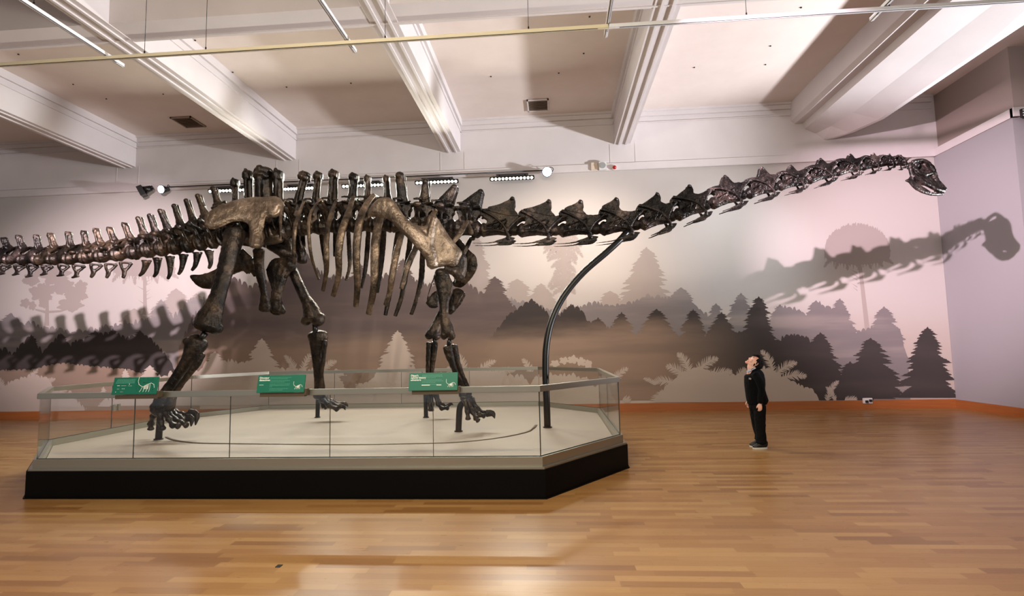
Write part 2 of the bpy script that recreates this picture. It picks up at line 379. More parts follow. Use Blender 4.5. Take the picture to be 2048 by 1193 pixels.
def conifer(cx, ty, by, hw, layer, mi, tiers=9, jag=1.0, flare=.8, seed=0, up=.5):
    """ragged fir: left and right edges run down in drooping saw-toothed boughs"""
    r = random.Random(seed*977+int(cx)+int(ty)); H = by-ty; rows = []; step = 1.15
    def edge():
        # irregular boughs: list of (start, length, reach)
        out = []; y = 0
        while y < H+6:
            ln = (4.6+.03*y)*(r.uniform(.6, 1.5)); out.append((y, ln, r.uniform(.72, 1.2))); y += ln
        def f(y):
            for s_, ln, re in out:
                if s_ <= y < s_+ln:
                    t = (y-s_)/ln
                    q_ = min(1, (y+1.5)/H); w_ = hw*(q_**(flare*.78))*(1 if q_ < .8 else 1-.25*(q_-.8))
                    tooth = (t**.9)*min(11, 3.6+w_*.2)*jag+(1.8 if (y*1.7) % 3 < 1.2 else 0)
                    return max(.6, w_*re-2.5*jag+tooth+r.uniform(-.5, .5)*jag)
            return hw
        return f
    L_, R__ = edge(), edge(); y = 0.0; lean = r.uniform(-.02, .02)
    rows.append(((cx, ty-3), (cx+.5, ty-3)))
    while y <= H:
        c = cx+lean*y; rows.append(((c-L_(y), ty+y+r.uniform(-.3, .3)), (c+R__(y), ty+y))); y += step
    strip(rows, layer, mi)
def ridge(xy, base_y, layer, mi, jag=5, seed=1):
    """bumpy tree line through control points down to base_y, built of leafy lobes"""
    r = random.Random(seed); rows = []; x = xy[0][0]; k = 0; lob = 0; lw = 1; lh = 0
    while x <= xy[-1][0]:
        while k < len(xy)-2 and x > xy[k+1][0]: k += 1
        (x0, y0), (x1, y1) = xy[k], xy[k+1]; t = min(1, max(0, (x-x0)/(x1-x0))); y = y0+(y1-y0)*t
        if lob <= 0: lw = lob = r.uniform(4, 13); lh = r.uniform(.6, 2.0)*jag
        q = 1-lob/lw; lob -= 1.1
        y -= lh*math.sin(PI*q)**.6+jag*1.4*noise.noise((x*.06, seed*3.1, 0))+r.uniform(-.2, .3)*jag
        rows.append(((x, y), (x, base_y))); x += 1.1
    strip(rows, layer, mi)
def frond(x, y, ang, L, w, layer, mi, seed=0, curve=.5):
    """feathery fern leaf: curved rib with separate tapering leaflets"""
    r = random.Random(seed*31+int(x*3+y)); n = max(10, int(L/2.6)); mid = []; a = math.radians(ang); px_, py_ = x, y
    cdir = math.copysign(1, math.cos(math.radians(ang)))
    for i in range(n+1):
        mid.append((px_, py_, a)); px_ += math.cos(a)*L/n; py_ -= math.sin(a)*L/n; a -= curve*cdir*1.7/n
    strip([((mx+math.sin(aa)*w*.32*(1-.9*i/n), my+math.cos(aa)*w*.32*(1-.9*i/n)), (mx-math.sin(aa)*w*.32*(1-.9*i/n), my-math.cos(aa)*w*.32*(1-.9*i/n))) for i, (mx, my, aa) in enumerate(mid)], layer, mi)
    for i, (mx, my, aa) in enumerate(mid):
        t = i/n; ww = w*(math.sin(PI*min(1, .25+.75*t))**.6)*(.9+.3*r.random())+1.2
        for s in (1, -1):
            q = aa+s*r.uniform(.75, 1.15); ex, ey = mx+math.cos(q)*ww*1.25, my-math.sin(q)*ww*1.25; hx, hy = math.cos(aa)*1.9, -math.sin(aa)*1.9
            strip([((mx-hx*.6, my-hy*.6), (mx+hx*.6, my+hy*.6)), ((mx*.4+ex*.6-hx*.55, my*.4+ey*.6-hy*.55), (mx*.4+ex*.6+hx*.55, my*.4+ey*.6+hy*.55)), ((ex-.1, ey), (ex+.1, ey))], layer+.003*(i % 5)+.001*s, mi)
def fern_clump(cx, cy, L, n, layer, mi, a0=15, a1=165, w=6, seed=0):
    for i in range(n):
        a = a0+(a1-a0)*i/max(1, n-1); frond(cx+(i-n/2)*L*.16, cy, a, L*(.8+.3*((i*37+seed*13) % 10)/10), w, layer+.04*(i % 7), mi, seed+i)
# -- far, palest trees
conifer(1293, 497, 640, 52, 1, 1, 12, .8, .75, 3); conifer(1220, 585, 650, 42, 1.2, 1, 7, .8, .7, 5)
conifer(1352, 592, 660, 34, 1.3, 1, 7, .8, .7, 6); conifer(952, 474, 640, 44, 1.1, 1, 12, .8, .8, 7); conifer(1034, 561, 640, 46, 1.4, 1, 8, .8, .7, 8)
conifer(1082, 570, 650, 40, 1.5, 1, 8, .8, .7, 9)
def umbrella_tree(cx, ty, w, h, trunk_x1, trunk_y1, layer, mi, seed, tw=6):
    r = random.Random(seed); rows = []; n = int(w*2/1.6)
    for i in range(n+1):
        u = -1+2*i/n; e = math.sqrt(max(0, 1-u*u))
        rows.append(((cx+w*u, ty+h-h*e**.75*(1.0+r.uniform(-.05, .07))-(3 if i % 3 == 0 else 0)), (cx+w*u, ty+h+h*.30*e+(r.uniform(2, 10) if i % 4 == 0 else -3)+2)))
    strip(rows, layer, mi)
    for i in range(16):
        a = PI*(.06+.88*i/15); frond(cx+w*.78*math.cos(a), ty+h-h*.80*math.sin(a), math.degrees(a), 15, 3.5, layer+.02+.004*i, mi, i, .2)
    for i in range(7): frond(cx+(i-3)*w*.26, ty+h*1.1, 215+18*i if i < 4 else 240+18*i, 22, 3, layer+.1+.004*i, mi, i, .3)
    mface([mpx(*p) for p in ((cx-tw*.6, ty+h*.6), (cx+tw*.6, ty+h*.6), (trunk_x1+tw, trunk_y1), (trunk_x1+tw*2, trunk_y1+8), (trunk_x1-tw*2, trunk_y1+8), (trunk_x1-tw, trunk_y1))], layer+.1, mi)
    for i in range(9):
        sx = r.choice((-1, 1)); y = ty+h*1.2+i*7
        mface([mpx(*p) for p in ((cx, y), (cx+sx*18*r.uniform(.5, 1), y-7), (cx, y+2.5))], layer+.15, mi)
umbrella_tree(1715, 450, 66, 62, 1735, 660, 1.0, 1, 11, 5)
umbrella_tree(288, 510, 62, 34, 290, 622, 1.0, 1, 12, 4)
# feathery monkey puzzle with drooping branches
rj = random.Random(3)
for j in range(12):
    y = 474+j*9.5; L = (40-abs(j-1.5)*5 if j < 5 else 20+1.3*(j-4)) if j < 9 else 30-3*(j-9)
    for s in (0, 1):
        for q in (0, 1): frond(1127, y+q*3+rj.uniform(-2, 2), (rj.uniform(-2, 30)) if s else (180-rj.uniform(-2, 30)), L*rj.uniform(.7, 1.25), 4.2, 1.0+.03*j+.01*q+.005*s, 1, j*3+s, curve=.8)
mface([mpx(*p) for p in ((1123, 470), (1131, 470), (1134, 640), (1121, 640))], 1.5, 1)
# pine with cloud-like foliage on the left
def blobs(lst, layer, mi, seed=0):
    r = random.Random(seed)
    for k, (x, y, rx, ry) in enumerate(lst):
        pts = []
        for i in range(44):
            a = 2*PI*i/44; q = 1+.16*math.sin(5*a+k)+r.uniform(-.13, .13); pts.append(mpx(x+rx*q*math.cos(a), y+ry*q*math.sin(a)))
        mface(pts, layer+.045*k, mi)
blobs([(62, 560, 17, 12), (50, 607, 10, 9), (64, 612, 8, 9), (84, 585, 24, 16), (110, 552, 30, 17), (124, 575, 24, 14), (152, 590, 22, 16), (140, 610, 24, 13), (86, 606, 9, 10), (88, 540, 26, 14), (162, 572, 12, 10)], 1.0, 1, 4)
mface([mpx(*p) for p in ((96, 540), (101, 540), (97, 600), (98, 652), (88, 652), (92, 600))], 1.55, 1)
mface([mpx(*p) for p in ((94, 622), (120, 621), (150, 612), (150, 615), (120, 625), (94, 627))], 1.6, 1)
mface([mpx(*p) for p in ((92, 622), (70, 618), (70, 621), (92, 628))], 1.62, 1)
conifer(352, 580, 660, 42, 1.2, 1, 9, .8, .7, 15); conifer(392, 590, 660, 30, 1.25, 1, 7, .8, .7, 16)
conifer(268, 620, 690, 44, 1.3, 1, 9, .8, .7, 17); conifer(315, 612, 690, 36, 1.35, 1, 9, .8, .7, 18)
# -- middle distance
ridge([(900, 640), (930, 585), (985, 597), (1020, 600), (1060, 612), (1120, 628), (1180, 610), (1240, 614), (1300, 596), (1345, 600), (1380, 604), (1420, 640), (1450, 642)], 700, 2, 2, 4, 2)
conifer(1362, 578, 680, 46, 2.1, 2, 8, .9, .7, 21); conifer(1432, 610, 690, 26, 2.15, 2, 7, .9, .7, 22); conifer(1482, 589, 690, 36, 2.2, 2, 8, .9, .7, 23)
ridge([(1490, 700), (1540, 640), (1570, 616), (1600, 624), (1612, 636), (1640, 610), (1672, 622), (1694, 640), (1712, 668), (1740, 660), (1770, 640), (1800, 660), (1816, 720), (1822, 799)], 802, 2.25, 2, 4, 3)
conifer(1680, 600, 760, 46, 2.3, 2, 11, .9, .75, 24); conifer(1768, 616, 790, 58, 2.35, 2, 13, .9, .75, 25); conifer(1560, 612, 720, 36, 2.4, 2, 8, .9, .7, 26); conifer(1632, 604, 740, 42, 2.45, 2, 9, .9, .7, 27)
ridge([(-200, 650), (-60, 640), (0, 652), (22, 630), (48, 648), (90, 660), (160, 668), (230, 655), (262, 650), (300, 642), (322, 610), (345, 640), (380, 605), (400, 600), (430, 610), (470, 700)], 780, 2, 2, 5, 4)
conifer(322, 602, 700, 34, 2.1, 2, 9, .9, .7, 28); conifer(392, 596, 700, 34, 2.15, 2, 9, .9, .7, 29); conifer(20, 630, 720, 40, 2.2, 2, 8, .9, .7, 30)
# -- brown band of trees behind the skeleton
ridge([(340, 790), (360, 700), (385, 640), (420, 600), (450, 585), (455, 556), (500, 580), (560, 560), (592, 520), (606, 506), (618, 512), (640, 548), (655, 556), (690, 560), (730, 555), (760, 566), (800, 535), (830, 560), (880, 580), (930, 572), (955, 590), (985, 585), (1030, 620), (1080, 650), (1120, 660), (1200, 700), (1240, 800)], 808, 3, 3, 6, 5)
conifer(605, 503, 640, 36, 3.05, 3, 11, 1, .75, 31); conifer(806, 520, 640, 36, 3.1, 3, 10, 1, .75, 32); conifer(990, 556, 680, 44, 3.15, 3, 10, 1, .7, 33); conifer(455, 548, 680, 36, 3.2, 3, 10, 1, .75, 34)
conifer(720, 530, 660, 40, 3.25, 3, 10, 1, .75, 35); conifer(880, 545, 660, 34, 3.3, 3, 9, 1, .75, 36)
# -- dark tree line
ridge([(900, 800), (960, 720), (990, 668), (1012, 640), (1040, 617), (1064, 604), (1085, 620), (1104, 640), (1120, 632), (1140, 613), (1160, 622), (1176, 645), (1200, 648), (1226, 660), (1260, 668), (1300, 672), (1350, 672), (1400, 672), (1450, 668), (1490, 670), (1560, 684), (1588, 672), (1640, 690), (1676, 740), (1694, 770), (1720, 799)], 801, 4, 4, 4, 6)
for cx, ty, by, hw, s in ((1064, 601, 690, 36, 41), (1142, 611, 700, 34, 42), (1243, 627, 700, 30, 43), (1313, 621, 690, 38, 44), (1386, 621, 690, 28, 45), (1443, 627, 690, 30, 46), (1517, 596, 740, 46, 47), (1640, 668, 800, 52, 48), (1587, 675, 780, 30, 49), (1741, 679, 799, 56, 50), (1855, 657, 797, 50, 51), (1700, 726, 801, 40, 52), (1196, 638, 700, 28, 53)):
    conifer(cx, ty, by, hw, 4.05+.03*(s-40), 4, 10 if by-ty < 110 else 13, 1.15, .78, s)
ridge([(-200, 705), (-60, 700), (0, 706), (30, 708), (46, 690), (66, 680), (84, 712), (104, 690), (122, 674), (140, 694), (160, 684), (182, 676), (206, 672), (230, 668), (254, 684), (280, 672), (300, 680), (322, 700), (345, 735), (375, 790)], 823, 4.52, 4, 5, 8)
for cx, ty, hw, s in ((62, 672, 26, 61), (121, 670, 30, 62), (190, 664, 42, 63), (226, 660, 30, 64), (280, 664, 34, 65)): conifer(cx, ty, 752, hw, 4.55+.02*(s-60), 4, 9, 1.1, .75, s)
# mist in front of the left trees, then the pale foreground
ridge([(-200, 745), (60, 742), (120, 728), (180, 734), (260, 742), (330, 760), (400, 790)], 824, 4.75, 3, 2, 9)
LF = 5.0
ridge([(-200, 768), (-60, 770), (-20, 765), (0, 778), (40, 760), (70, 752), (96, 762), (112, 782), (150, 796), (170, 822)], 824, LF, 5, 4, 10)
for x, y, a, L, s in ((8, 790, 95, 50, 1), (40, 780, 70, 32, 2), (58, 780, 90, 45, 3), (75, 785, 60, 45, 4), (95, 790, 35, 40, 5), (20, 785, 130, 30, 6)): frond(x, y, a, L, 6, LF+.1+.02*s, 5, s)
conifer(207, 776, 815, 11, LF+.3, 5, 5, .7, .8, 71); conifer(251, 741, 775, 12, LF+.3, 5, 5, .8, .7, 72); conifer(300, 734, 800, 28, LF+.32, 5, 7, .8, .7, 73)
ridge([(172, 822), (215, 806), (236, 790), (270, 768), (330, 756), (400, 742), (425, 720), (450, 726), (490, 728), (560, 738), (620, 745), (680, 744), (700, 760), (716, 772), (740, 764), (770, 738), (830, 742), (880, 752), (930, 742), (975, 742), (1010, 752), (1060, 762), (1100, 752), (1160, 756), (1215, 772), (1232, 808)], 812, LF+.05, 5, 4, 11)
conifer(430, 706, 760, 28, LF+.4, 5, 8, .9, .75, 74); conifer(524, 680, 760, 36, LF+.42, 5, 10, .9, .8, 75); conifer(795, 664, 760, 38, LF+.44, 5, 11, .9, .85, 76)
for i, (x, y, a, L) in enumerate(((590, 745, 100, 40), (606, 745, 85, 44), (640, 748, 60, 42), (655, 750, 140, 30), (930, 748, 92, 48), (955, 752, 62, 48), (985, 755, 40, 48), (1062, 752, 95, 38), (1225, 770, 70, 46), (915, 752, 120, 26))): frond(x, y, a, L, 7, LF+.5+.02*i, 5, 20+i)
blobs([(1110, 728, 9, 7), (1128, 722, 9, 7), (1146, 720, 10, 8), (1162, 724, 9, 8), (1176, 729, 8, 8)], LF+.55, 5, 9)
ridge([(1308, 808), (1320, 786), (1345, 764), (1372, 742), (1400, 738), (1430, 748), (1470, 752), (1500, 742), (1530, 738), (1560, 752), (1590, 770), (1625, 782), (1640, 804)], 805, LF+.06, 5, 3, 12)
for i, (x, y, a, L, wd) in enumerate(((1350, 770, 150, 44, 9), (1372, 758, 125, 48, 10), (1378, 750, 95, 50, 9), (1392, 750, 60, 56, 10), (1405, 760, 35, 62, 10), (1330, 786, 200, 40, 8), (1310, 770, 130, 26, 4), (1545, 745, 95, 50, 8), (1552, 752, 55, 50, 9), (1562, 760, 30, 52, 9), (1440, 760, 60, 30, 7), (1475, 760, 75, 28, 7), (1500, 765, 100, 30, 7), (1655, 802, 84, 46, 6), (1670, 803, 100, 34, 4), (1690, 802, 25, 24, 6), (1246, 800, 10, 14, 7))): frond(x, y, a, L, wd, LF+.6+.02*i, 5, 40+i)
# dark plant shapes showing between the pale ones
def dangle(cx, ty, by, hw, seed):
    r = random.Random(seed); rows = []; n = int((by-ty)/1.2)
    for i in range(n+1):
        t = i/n; wl = hw*(1-t)**.8*(r.uniform(.75, 1.2)); wr = hw*(1-t)**.8*(r.uniform(.75, 1.2)); y = ty+(by-ty)*t; rows.append(((cx-wl, y), (cx+wr, y)))
    strip(rows, LF+1.1, 3)
dangle(182, 786, 822, 42, 1); dangle(700, 752, 790, 22, 2); dangle(1190, 744, 775, 22, 3); dangle(1060, 744, 770, 14, 4)
for f in mb.faces:
    if f.normal.y > 0: f.normal_flip()
mb.normal_update()
for f in mb.faces:
    if f.normal.y > 0: f.normal_flip()
mural = obj('forest_mural', mb, MM)
tag(mural, 'wide misty forest mural of conifer and fern silhouettes covering the back wall', 'mural')
# ============================================================ DISPLAY CASE
GP = [(-5.68, 5.86), (-6.83, 7.2), (-6.85, 10.2), (-6.1, 11.65), (-.36, 11.65), (.76, 10.25), (.77, 7.2), (-.18, 5.83)]
DZ, KZ = .32, .40
case = empty('display_case', (-3, 8.7, 0), 'low eight-sided glass display case on a black plinth under the dinosaur skeleton', 'display case')
def ringwall(bm, po, pi, z0, z1):
    n = len(po); V = [[bm.verts.new((x, y, z)) for x, y in p] for p, z in ((po, z0), (po, z1), (pi, z1), (pi, z0))]
    for k in range(4):
        a, b = V[k], V[(k+1) % 4]
        for i in range(n): bm.faces.new((a[i], a[(i+1) % n], b[(i+1) % n], b[i]))
    fixn(bm)
off = lambda d: inset_poly(GP, d)
def inset_true(poly, d):
    n = len(poly); out = []
    area = sum(poly[i][0]*poly[(i+1) % n][1]-poly[(i+1) % n][0]*poly[i][1] for i in range(n)); sg = 1 if area > 0 else -1
    for i in range(n):
        a, b, c = Vector(poly[i-1]), Vector(poly[i]), Vector(poly[(i+1) % n])
        t1 = (b-a).normalized(); t2 = (c-b).normalized(); n1 = Vector((-t1.y, t1.x))*sg; n2 = Vector((-t2.y, t2.x))*sg
        mm = (n1+n2).normalized(); out.append(tuple(b+mm*d/max(.2, mm.dot(n1))))
    return out
off = lambda d: inset_true(GP, d)
bm = bmesh.new(); prism(bm, off(-.085), 0, .285); fixn(bm); obj('plinth', bm, M['black'], case)
bm = bmesh.new(); prism(bm, off(.05), .285, DZ); fixn(bm); obj('platform', bm, M['deck'], case)
bm = bmesh.new(); ringwall(bm, off(-.035), off(.045), .286, KZ); ringwall(bm, off(-.07), off(-.03), .286, .306); obj('metal_kerb', bm, M['steel'], case)
for i in range(8):   # hand rail, one length per side
    a, b = GP[i], GP[(i+1) % 8]; oo, ii = off(-.028), off(.032); j = (i+1) % 8
    bm = bmesh.new(); V = [bm.verts.new((x, y, z)) for z in (1.05, 1.112) for x, y in (oo[i], oo[j], ii[j], ii[i])]
    for f in ((0, 1, 2, 3), (4, 5, 6, 7), (0, 1, 5, 4), (1, 2, 6, 5), (2, 3, 7, 6), (3, 0, 4, 7)): bm.faces.new([V[q] for q in f])
    fixn(bm); bmesh.ops.bevel(bm, geom=bm.edges[:], offset=.004, segments=2, affect='EDGES'); obj('hand_rail', bm, M['steel'], case)
seams_px = [267, 460, 661, 868]
def panes(a, b, ts):
    a, b = Vector((*a, 0)), Vector((*b, 0)); d = (b-a).normalized(); nrm = Vector((-d.y, d.x, 0))
    ts = [0]+ts+[1]
    for t0, t1 in zip(ts, ts[1:]):
        p, q = a+(b-a)*t0+d*.004, a+(b-a)*t1-d*.004
        bm = bmesh.new(); obox(bm, ((p+q)/2).to_2d().to_3d()+Vector((0, 0, (KZ+1.05)/2)), (q-p)/2, nrm*.005, Vector((0, 0, (1.05-KZ)/2))); fixn(bm)
        gp = obj('glass_pane', bm, M['glass'], case)
        bm = bmesh.new(); obox(bm, q+d*.004+Vector((0, 0, (KZ+1.05)/2)), d*.0024, nrm*.0055, Vector((0, 0, (1.05-KZ)/2))); obox(bm, (p+q)/2+Vector((0, 0, KZ+.003)), (q-p)/2, nrm*.007, Vector((0, 0, .004)))
        fixn(bm); obj('pane_seal', bm, M['glassedge'], gp)
fa, fb = GP[0][0], GP[7][0]
ts = [(P(x, 915, 5.86).x-fa)/(fb-fa) for x in seams_px]
panes(GP[0], GP[7], ts); panes(GP[0], GP[1], []); panes(GP[1], GP[2], [.36, .7]); panes(GP[2], GP[3], []); panes(GP[3], GP[4], [.25, .5, .75]); panes(GP[4], GP[5], []); panes(GP[5], GP[6], [.5]); panes(GP[6], GP[7], [])
hp = Vector((-6.83, 8.3, .72)); bm = bmesh.new()
for k in (0, .1): bm = bmesh.new(); box(bm, hp.x-.012, hp.x+.02, hp.y+k-.022, hp.y+k+.022, .66, .76); fixn(bm); obj('door_hinge', bm, M['steel'], case)
# inlaid curved strip on the platform
gpx = [(1072, 852), (1066, 859), (1050, 867), (1000, 877), (930, 885), (868, 888), (700, 891), (560, 890), (460, 889), (400, 888), (365, 885), (345, 881), (333, 876)]
gp3 = [Vector((*PZ(x, y-.5, DZ)[:2], DZ+.006)) for x, y in gpx]
bm = bmesh.new(); loft(bm, gp3, [(.006, .022)]*len(gp3), n=8, k=3, side=Vector((0, 1, 0))); obj('inlay_strip', bm, M['groove'], case)
bm = bmesh.new(); ringwall(bm, off(-.1), off(-.085), 0, .012); obj('floor_seal', bm, M['black'], case)
# ============================================================ INFORMATION PANELS
def dino_icon(bm, o, ux, uz, nrm, s):
    """small line drawing of a long-necked skeleton"""
    L = [[(0, .9), (-.02, .6), (.08, .4), (.3, .28), (.5, .3), (.62, .42), (.85, .5), (1.05, .42), (1.12, .2)], [(.34, .28), (.26, .1), (.18, -.05)], [(.42, .28), (.44, .1), (.42, -.05)],
         [(.72, .42), (.66, .15), (.6, -.05)], [(.8, .46), (.82, .15), (.78, -.05)]]+[[(.46+.05*i, .36+.02*i), (.45+.05*i, .12)] for i in range(6)]
    for l in L:
        for (x0, y0), (x1, y1) in zip(l, l[1:]):
            a = o+ux*x0*s+uz*y0*s; b = o+ux*x1*s+uz*y1*s; d = (b-a).normalized(); n2 = d.cross(nrm)
            obox(bm, (a+b)/2, d*((b-a).length/2+.0008), n2*.0016*(s/.09)**.5, nrm*.0006)
def text_mesh(txt, size, loc, ux, uz, nrm, parent, name, mt, bold=True):
    cu = bpy.data.curves.new('t', 'FONT'); cu.body = txt; cu.size = size; cu.extrude = .0005; cu.space_line = .85
    if bold: cu.offset = size*.022
    o = bpy.data.objects.new('t', cu); C.objects.link(o); dg = bpy.context.evaluated_depsgraph_get(); dg.update()
    me = bpy.data.meshes.new_from_object(o.evaluated_get(dg)); bpy.data.objects.remove(o)
    mt4 = Matrix((ux, uz, nrm)).transposed().to_4x4(); mt4.translation = loc
    me.transform(mt4); me.materials.clear()
    return obj(name, me, mt, parent)
def info_panel(c, label, title, kind):
    BL, BR, TR, TL = [P(x, y, Y) for (x, y), Y in zip(c, (5.72, 5.72, 5.76, 5.76))]
    TL.y = TR.y = 5.76; BR.z = BL.z; TR.z = TL.z; TL.x = BL.x; TR.x = BR.x
    root = empty('information_panel', (BL+BR)/2, label, 'information panel', 'green information panels on the front rail')
    ux = (BR-BL).normalized(); uz = (TL-BL).normalized(); nrm = ux.cross(uz); W = (BR-BL).length; H = (TL-BL).length
    bm = bmesh.new(); obox(bm, (BL+TR)/2-nrm*.006, ux*W/2, uz*H/2, nrm*.006); fixn(bm); bmesh.ops.bevel(bm, geom=bm.edges[:], offset=.002, segments=1, affect='EDGES'); bd = obj('panel_board', bm, M['green'], root)
    bm = bmesh.new(); box(bm, BL.x+.03, BR.x, 5.74, 5.795, 1.045, 1.085); box(bm, BR.x-.004, BR.x+.02, 5.735, 5.798, 1.06, 1.125); box(bm, BL.x+.03, BR.x-.03, 5.74, 5.795, 1.113, 1.125); fixn(bm); obj('bracket', bm, M['groove'], root)
    pt = lambda u, v: BL+ux*W*u+uz*H*v+nrm*.001
    bm = bmesh.new(); r = random.Random(len(title))
    def line(u, v, wd, th=.0016):
        x = u
        while x < u+wd:
            l = r.uniform(.012, .035); obox(bm, pt(x+l/2, v), ux*W*l/2, uz*th, nrm*.0005); x += l+.008
    if kind == 0:
        for k in range(6): line(.08-.005*k, .88-.045*k, .40)
    else:
        v = .86
        for k in (kind and ((.42, .34, 0), (.4, .3, 0), (.4, .4, .05), (.38, .28, 0)) if kind == 1 else ((.4, .42, .25), (.4, .42, .28), (.30, 0, 0))):
            for q in k:
                if q: line(.27, v, q); v -= .075
            v -= .04
    fixn(bm); obj('small_print', bm, M['printfaint'], bd)
    bm = bmesh.new()
    if kind == 0:
        for u, v, wd, hh in ((.10, .52, .06, .012), (.19, .515, .11, .006), (.36, .60, .012, .03), (.34, .5, .09, .004), (.11, .32, .05, .006), (.22, .33, .016, .02), (.26, .33, .012, .02), (.085, .15, .012, .02), (.19, .155, .06, .005)):
            obox(bm, pt(u+wd/2, v), ux*W*wd/2, uz*H*hh, nrm*.0006)
        dino_icon(bm, pt(.56, .18), ux, uz, nrm, .17)
    elif kind == 1:
        obox(bm, pt(.09, .44), ux*W*.045, uz*H*.008, nrm*.0006); dino_icon(bm, pt(.77, .2), ux, uz, nrm, .085)
    else:
        obox(bm, pt(.35, .3), ux*W*.085, uz*H*.02, nrm*.0006); obox(bm, pt(.62, .3), ux*W*.05, uz*H*.02, nrm*.0006); dino_icon(bm, pt(.77, .2), ux, uz, nrm, .085)
    fixn(bm); obj('printed_drawing', bm, M['print'], bd)
    if kind == 0:
        bm = bmesh.new()
        for k in range(46):
            u, v = r.uniform(.52, .92), r.uniform(.1, .95)
            if (u-.72)**2*6+(v-.4)**2 < .05: continue
            a = r.uniform(0, PI); obox(bm, pt(u, v), (ux*math.cos(a)+uz*math.sin(a))*.006, (uz*math.cos(a)-ux*math.sin(a))*.002, nrm*.0003)
        fixn(bm); obj('leaf_pattern', bm, M['greendark'], bd)
    if title:
        text_mesh(title, H*(.155 if kind == 1 else .145), pt(.035, .80), ux, uz, nrm, bd, 'heading', M['print'])
info_panel(((222, 790), (312, 789), (317.6, 753.6), (227, 756)), 'green panel with leaf pattern and large skeleton drawing, left end of rail', '', 0)
info_panel(((512.3, 786.4), (607.6, 786), (611.4, 751.2), (516.4, 751.5)), 'green panel with two-line white heading in the middle of the front rail', 'Dinosaur\ndetectives', 1)
info_panel(((817, 782.3), (914.8, 782.6), (915.5, 746.4), (818, 746.7)), 'green panel with three-line white heading in front of the foreleg', 'Dippy\'s\nnatural history\nadventure', 2)
# ============================================================ LIGHTS ON THE WALL TOP
def led_bar(x0, x1, y0, y1, label):
    a, b = P(x0, y0, 12.86), P(x1, y1, 12.86); a.z = b.z = (a.z+b.z)/2; c = (a+b)/2; L = (b-a).length/2
    root = empty('led_flood_bar', c, label, 'flood light', 'LED flood bars along the top of the mural wall')
    t = math.radians(28); az = Vector((0, -math.sin(t), math.cos(t))); ay = Vector((0, -math.cos(t), -math.sin(t)))  # face normal ay
    bm = bmesh.new(); obox(bm, c-ay*.03, Vector((L+.02, 0, 0)), ay*.028, az*.05); fixn(bm); bmesh.ops.bevel(bm, geom=bm.edges[:], offset=.012, segments=2, affect='EDGES'); obj('housing', bm, M['blackmetal'], root)
    bm = bmesh.new(); n = 12
    for k in range(n):
        p = c+Vector((-L+(k+.5)*2*L/n, 0, 0))+ay*.001; cyl(bm, p, p+ay*.008, .031, 12)
    fixn(bm); obj('led_lens', bm, M['led'], root)
    bm = bmesh.new(); cyl(bm, c+Vector((-L*.6, .03, .04)), c+Vector((-L*.6, .10, .12)), .012, 8); cyl(bm, c+Vector((L*.6, .03, .04)), c+Vector((L*.6, .10, .12)), .012, 8)
    box(bm, c.x-L*.75, c.x+L*.75, c.y+.06, DW-.07 if c.z+.13 > 5.64 else DW-.018, c.z+.11, c.z+.13); fixn(bm); obj('bracket', bm, M['blackmetal'], root)
    d = bpy.data.lights.new('led_light', 'AREA'); d.shape = 'RECTANGLE'; d.size = 2*L; d.size_y = .06; d.energy = 85; d.color = (1, .97, .84); d.spread = math.radians(140)
    lo = bpy.data.objects.new('led_light', d); C.objects.link(lo); lo.location = c+ay*.02; lo.rotation_euler = ay.to_track_quat('-Z', 'Y').to_euler(); lo.parent = root; lo.matrix_parent_inverse = root.matrix_basis.inverted()
led_bar(417, 497, 383, 380, 'lit LED bar behind the hip spines, first from the left')
led_bar(562, 633, 379, 376, 'lit LED bar between the tall back spines, second from the left')
led_bar(684, 767, 373, 370, 'lit LED bar above the shoulder ribs, third from the left')
led_bar(831, 915, 367, 362, 'lit LED bar above the base of the neck, fourth from the left')
led_bar(981, 1067, 359, 355, 'lit LED bar beside the pale round spotlight, last on the right')
def spot_head(x, y, face, label, lit, r=.115):
    c = P(x, y, 12.8); face = Vector(face).normalized()
    root = empty('wall_spotlight', c, label, 'spotlight')
    bm = bmesh.new(); cyl(bm, c-face*.16, c, r*.62, 20, r2=r); cyl(bm, c-face*.2, c-face*.16, r*.5, 16); cyl(bm, c, c+face*.012, r*1.06, 20); fixn(bm); obj('lamp_body', bm, M['blackmetal'], root)
    bm = bmesh.new(); cyl(bm, c+face*.012, c+face*.02, r*.92, 20); fixn(bm); obj('lens', bm, M['spotlit'] if lit else M['dark'], root)
    if not lit:
        bm = bmesh.new(); s = face.cross(Vector((0, 0, 1))).normalized(); u = s.cross(face)
        for k in (-1, 1): obox(bm, c+face*.06+u*k*.11, s*.12, u*.004, face*.06); obox(bm, c+face*.06+s*k*.11, u*.12, s*.004, face*.06)
        fixn(bm); obj('barn_door', bm, M['blackmetal'], root)
    bm = bmesh.new(); pts = [c+Vector((.10, .02, -.02)), c+Vector((.15, .06, .08)), c+Vector((.08, .12, .15)), c+Vector((0, .2, .12))]
    loft(bm, pts, [.008]*4, 6, 3); cyl(bm, c-face*.1, Vector((c.x, 13.05, c.z+.06)), .014, 8); fixn(bm); obj('yoke', bm, M['blackmetal'], root)
spot_head(289, 381, (-.8, -.35, -.45), 'unlit-looking black lamp with shutters turned left near the wall top', False, .1)
spot_head(323, 379, (-.2, -1, -.25), 'round lit spotlight beside the shuttered black lamp', True, .10)
spot_head(1094, 344, (.1, -1, -.2), 'pale round spotlight at the right end of the LED bars', True, .115)
bm = bmesh.new(); a, b = P(330, 379, 12.98), P(1100, 344, 12.98); a.z = b.z = (a.z+b.z)/2+.05
cyl(bm, a, b, .014, 8); tag(obj('lighting_rail', bm, M['blackmetal']), 'thin black rail carrying the LED bars along the wall top', 'rail')
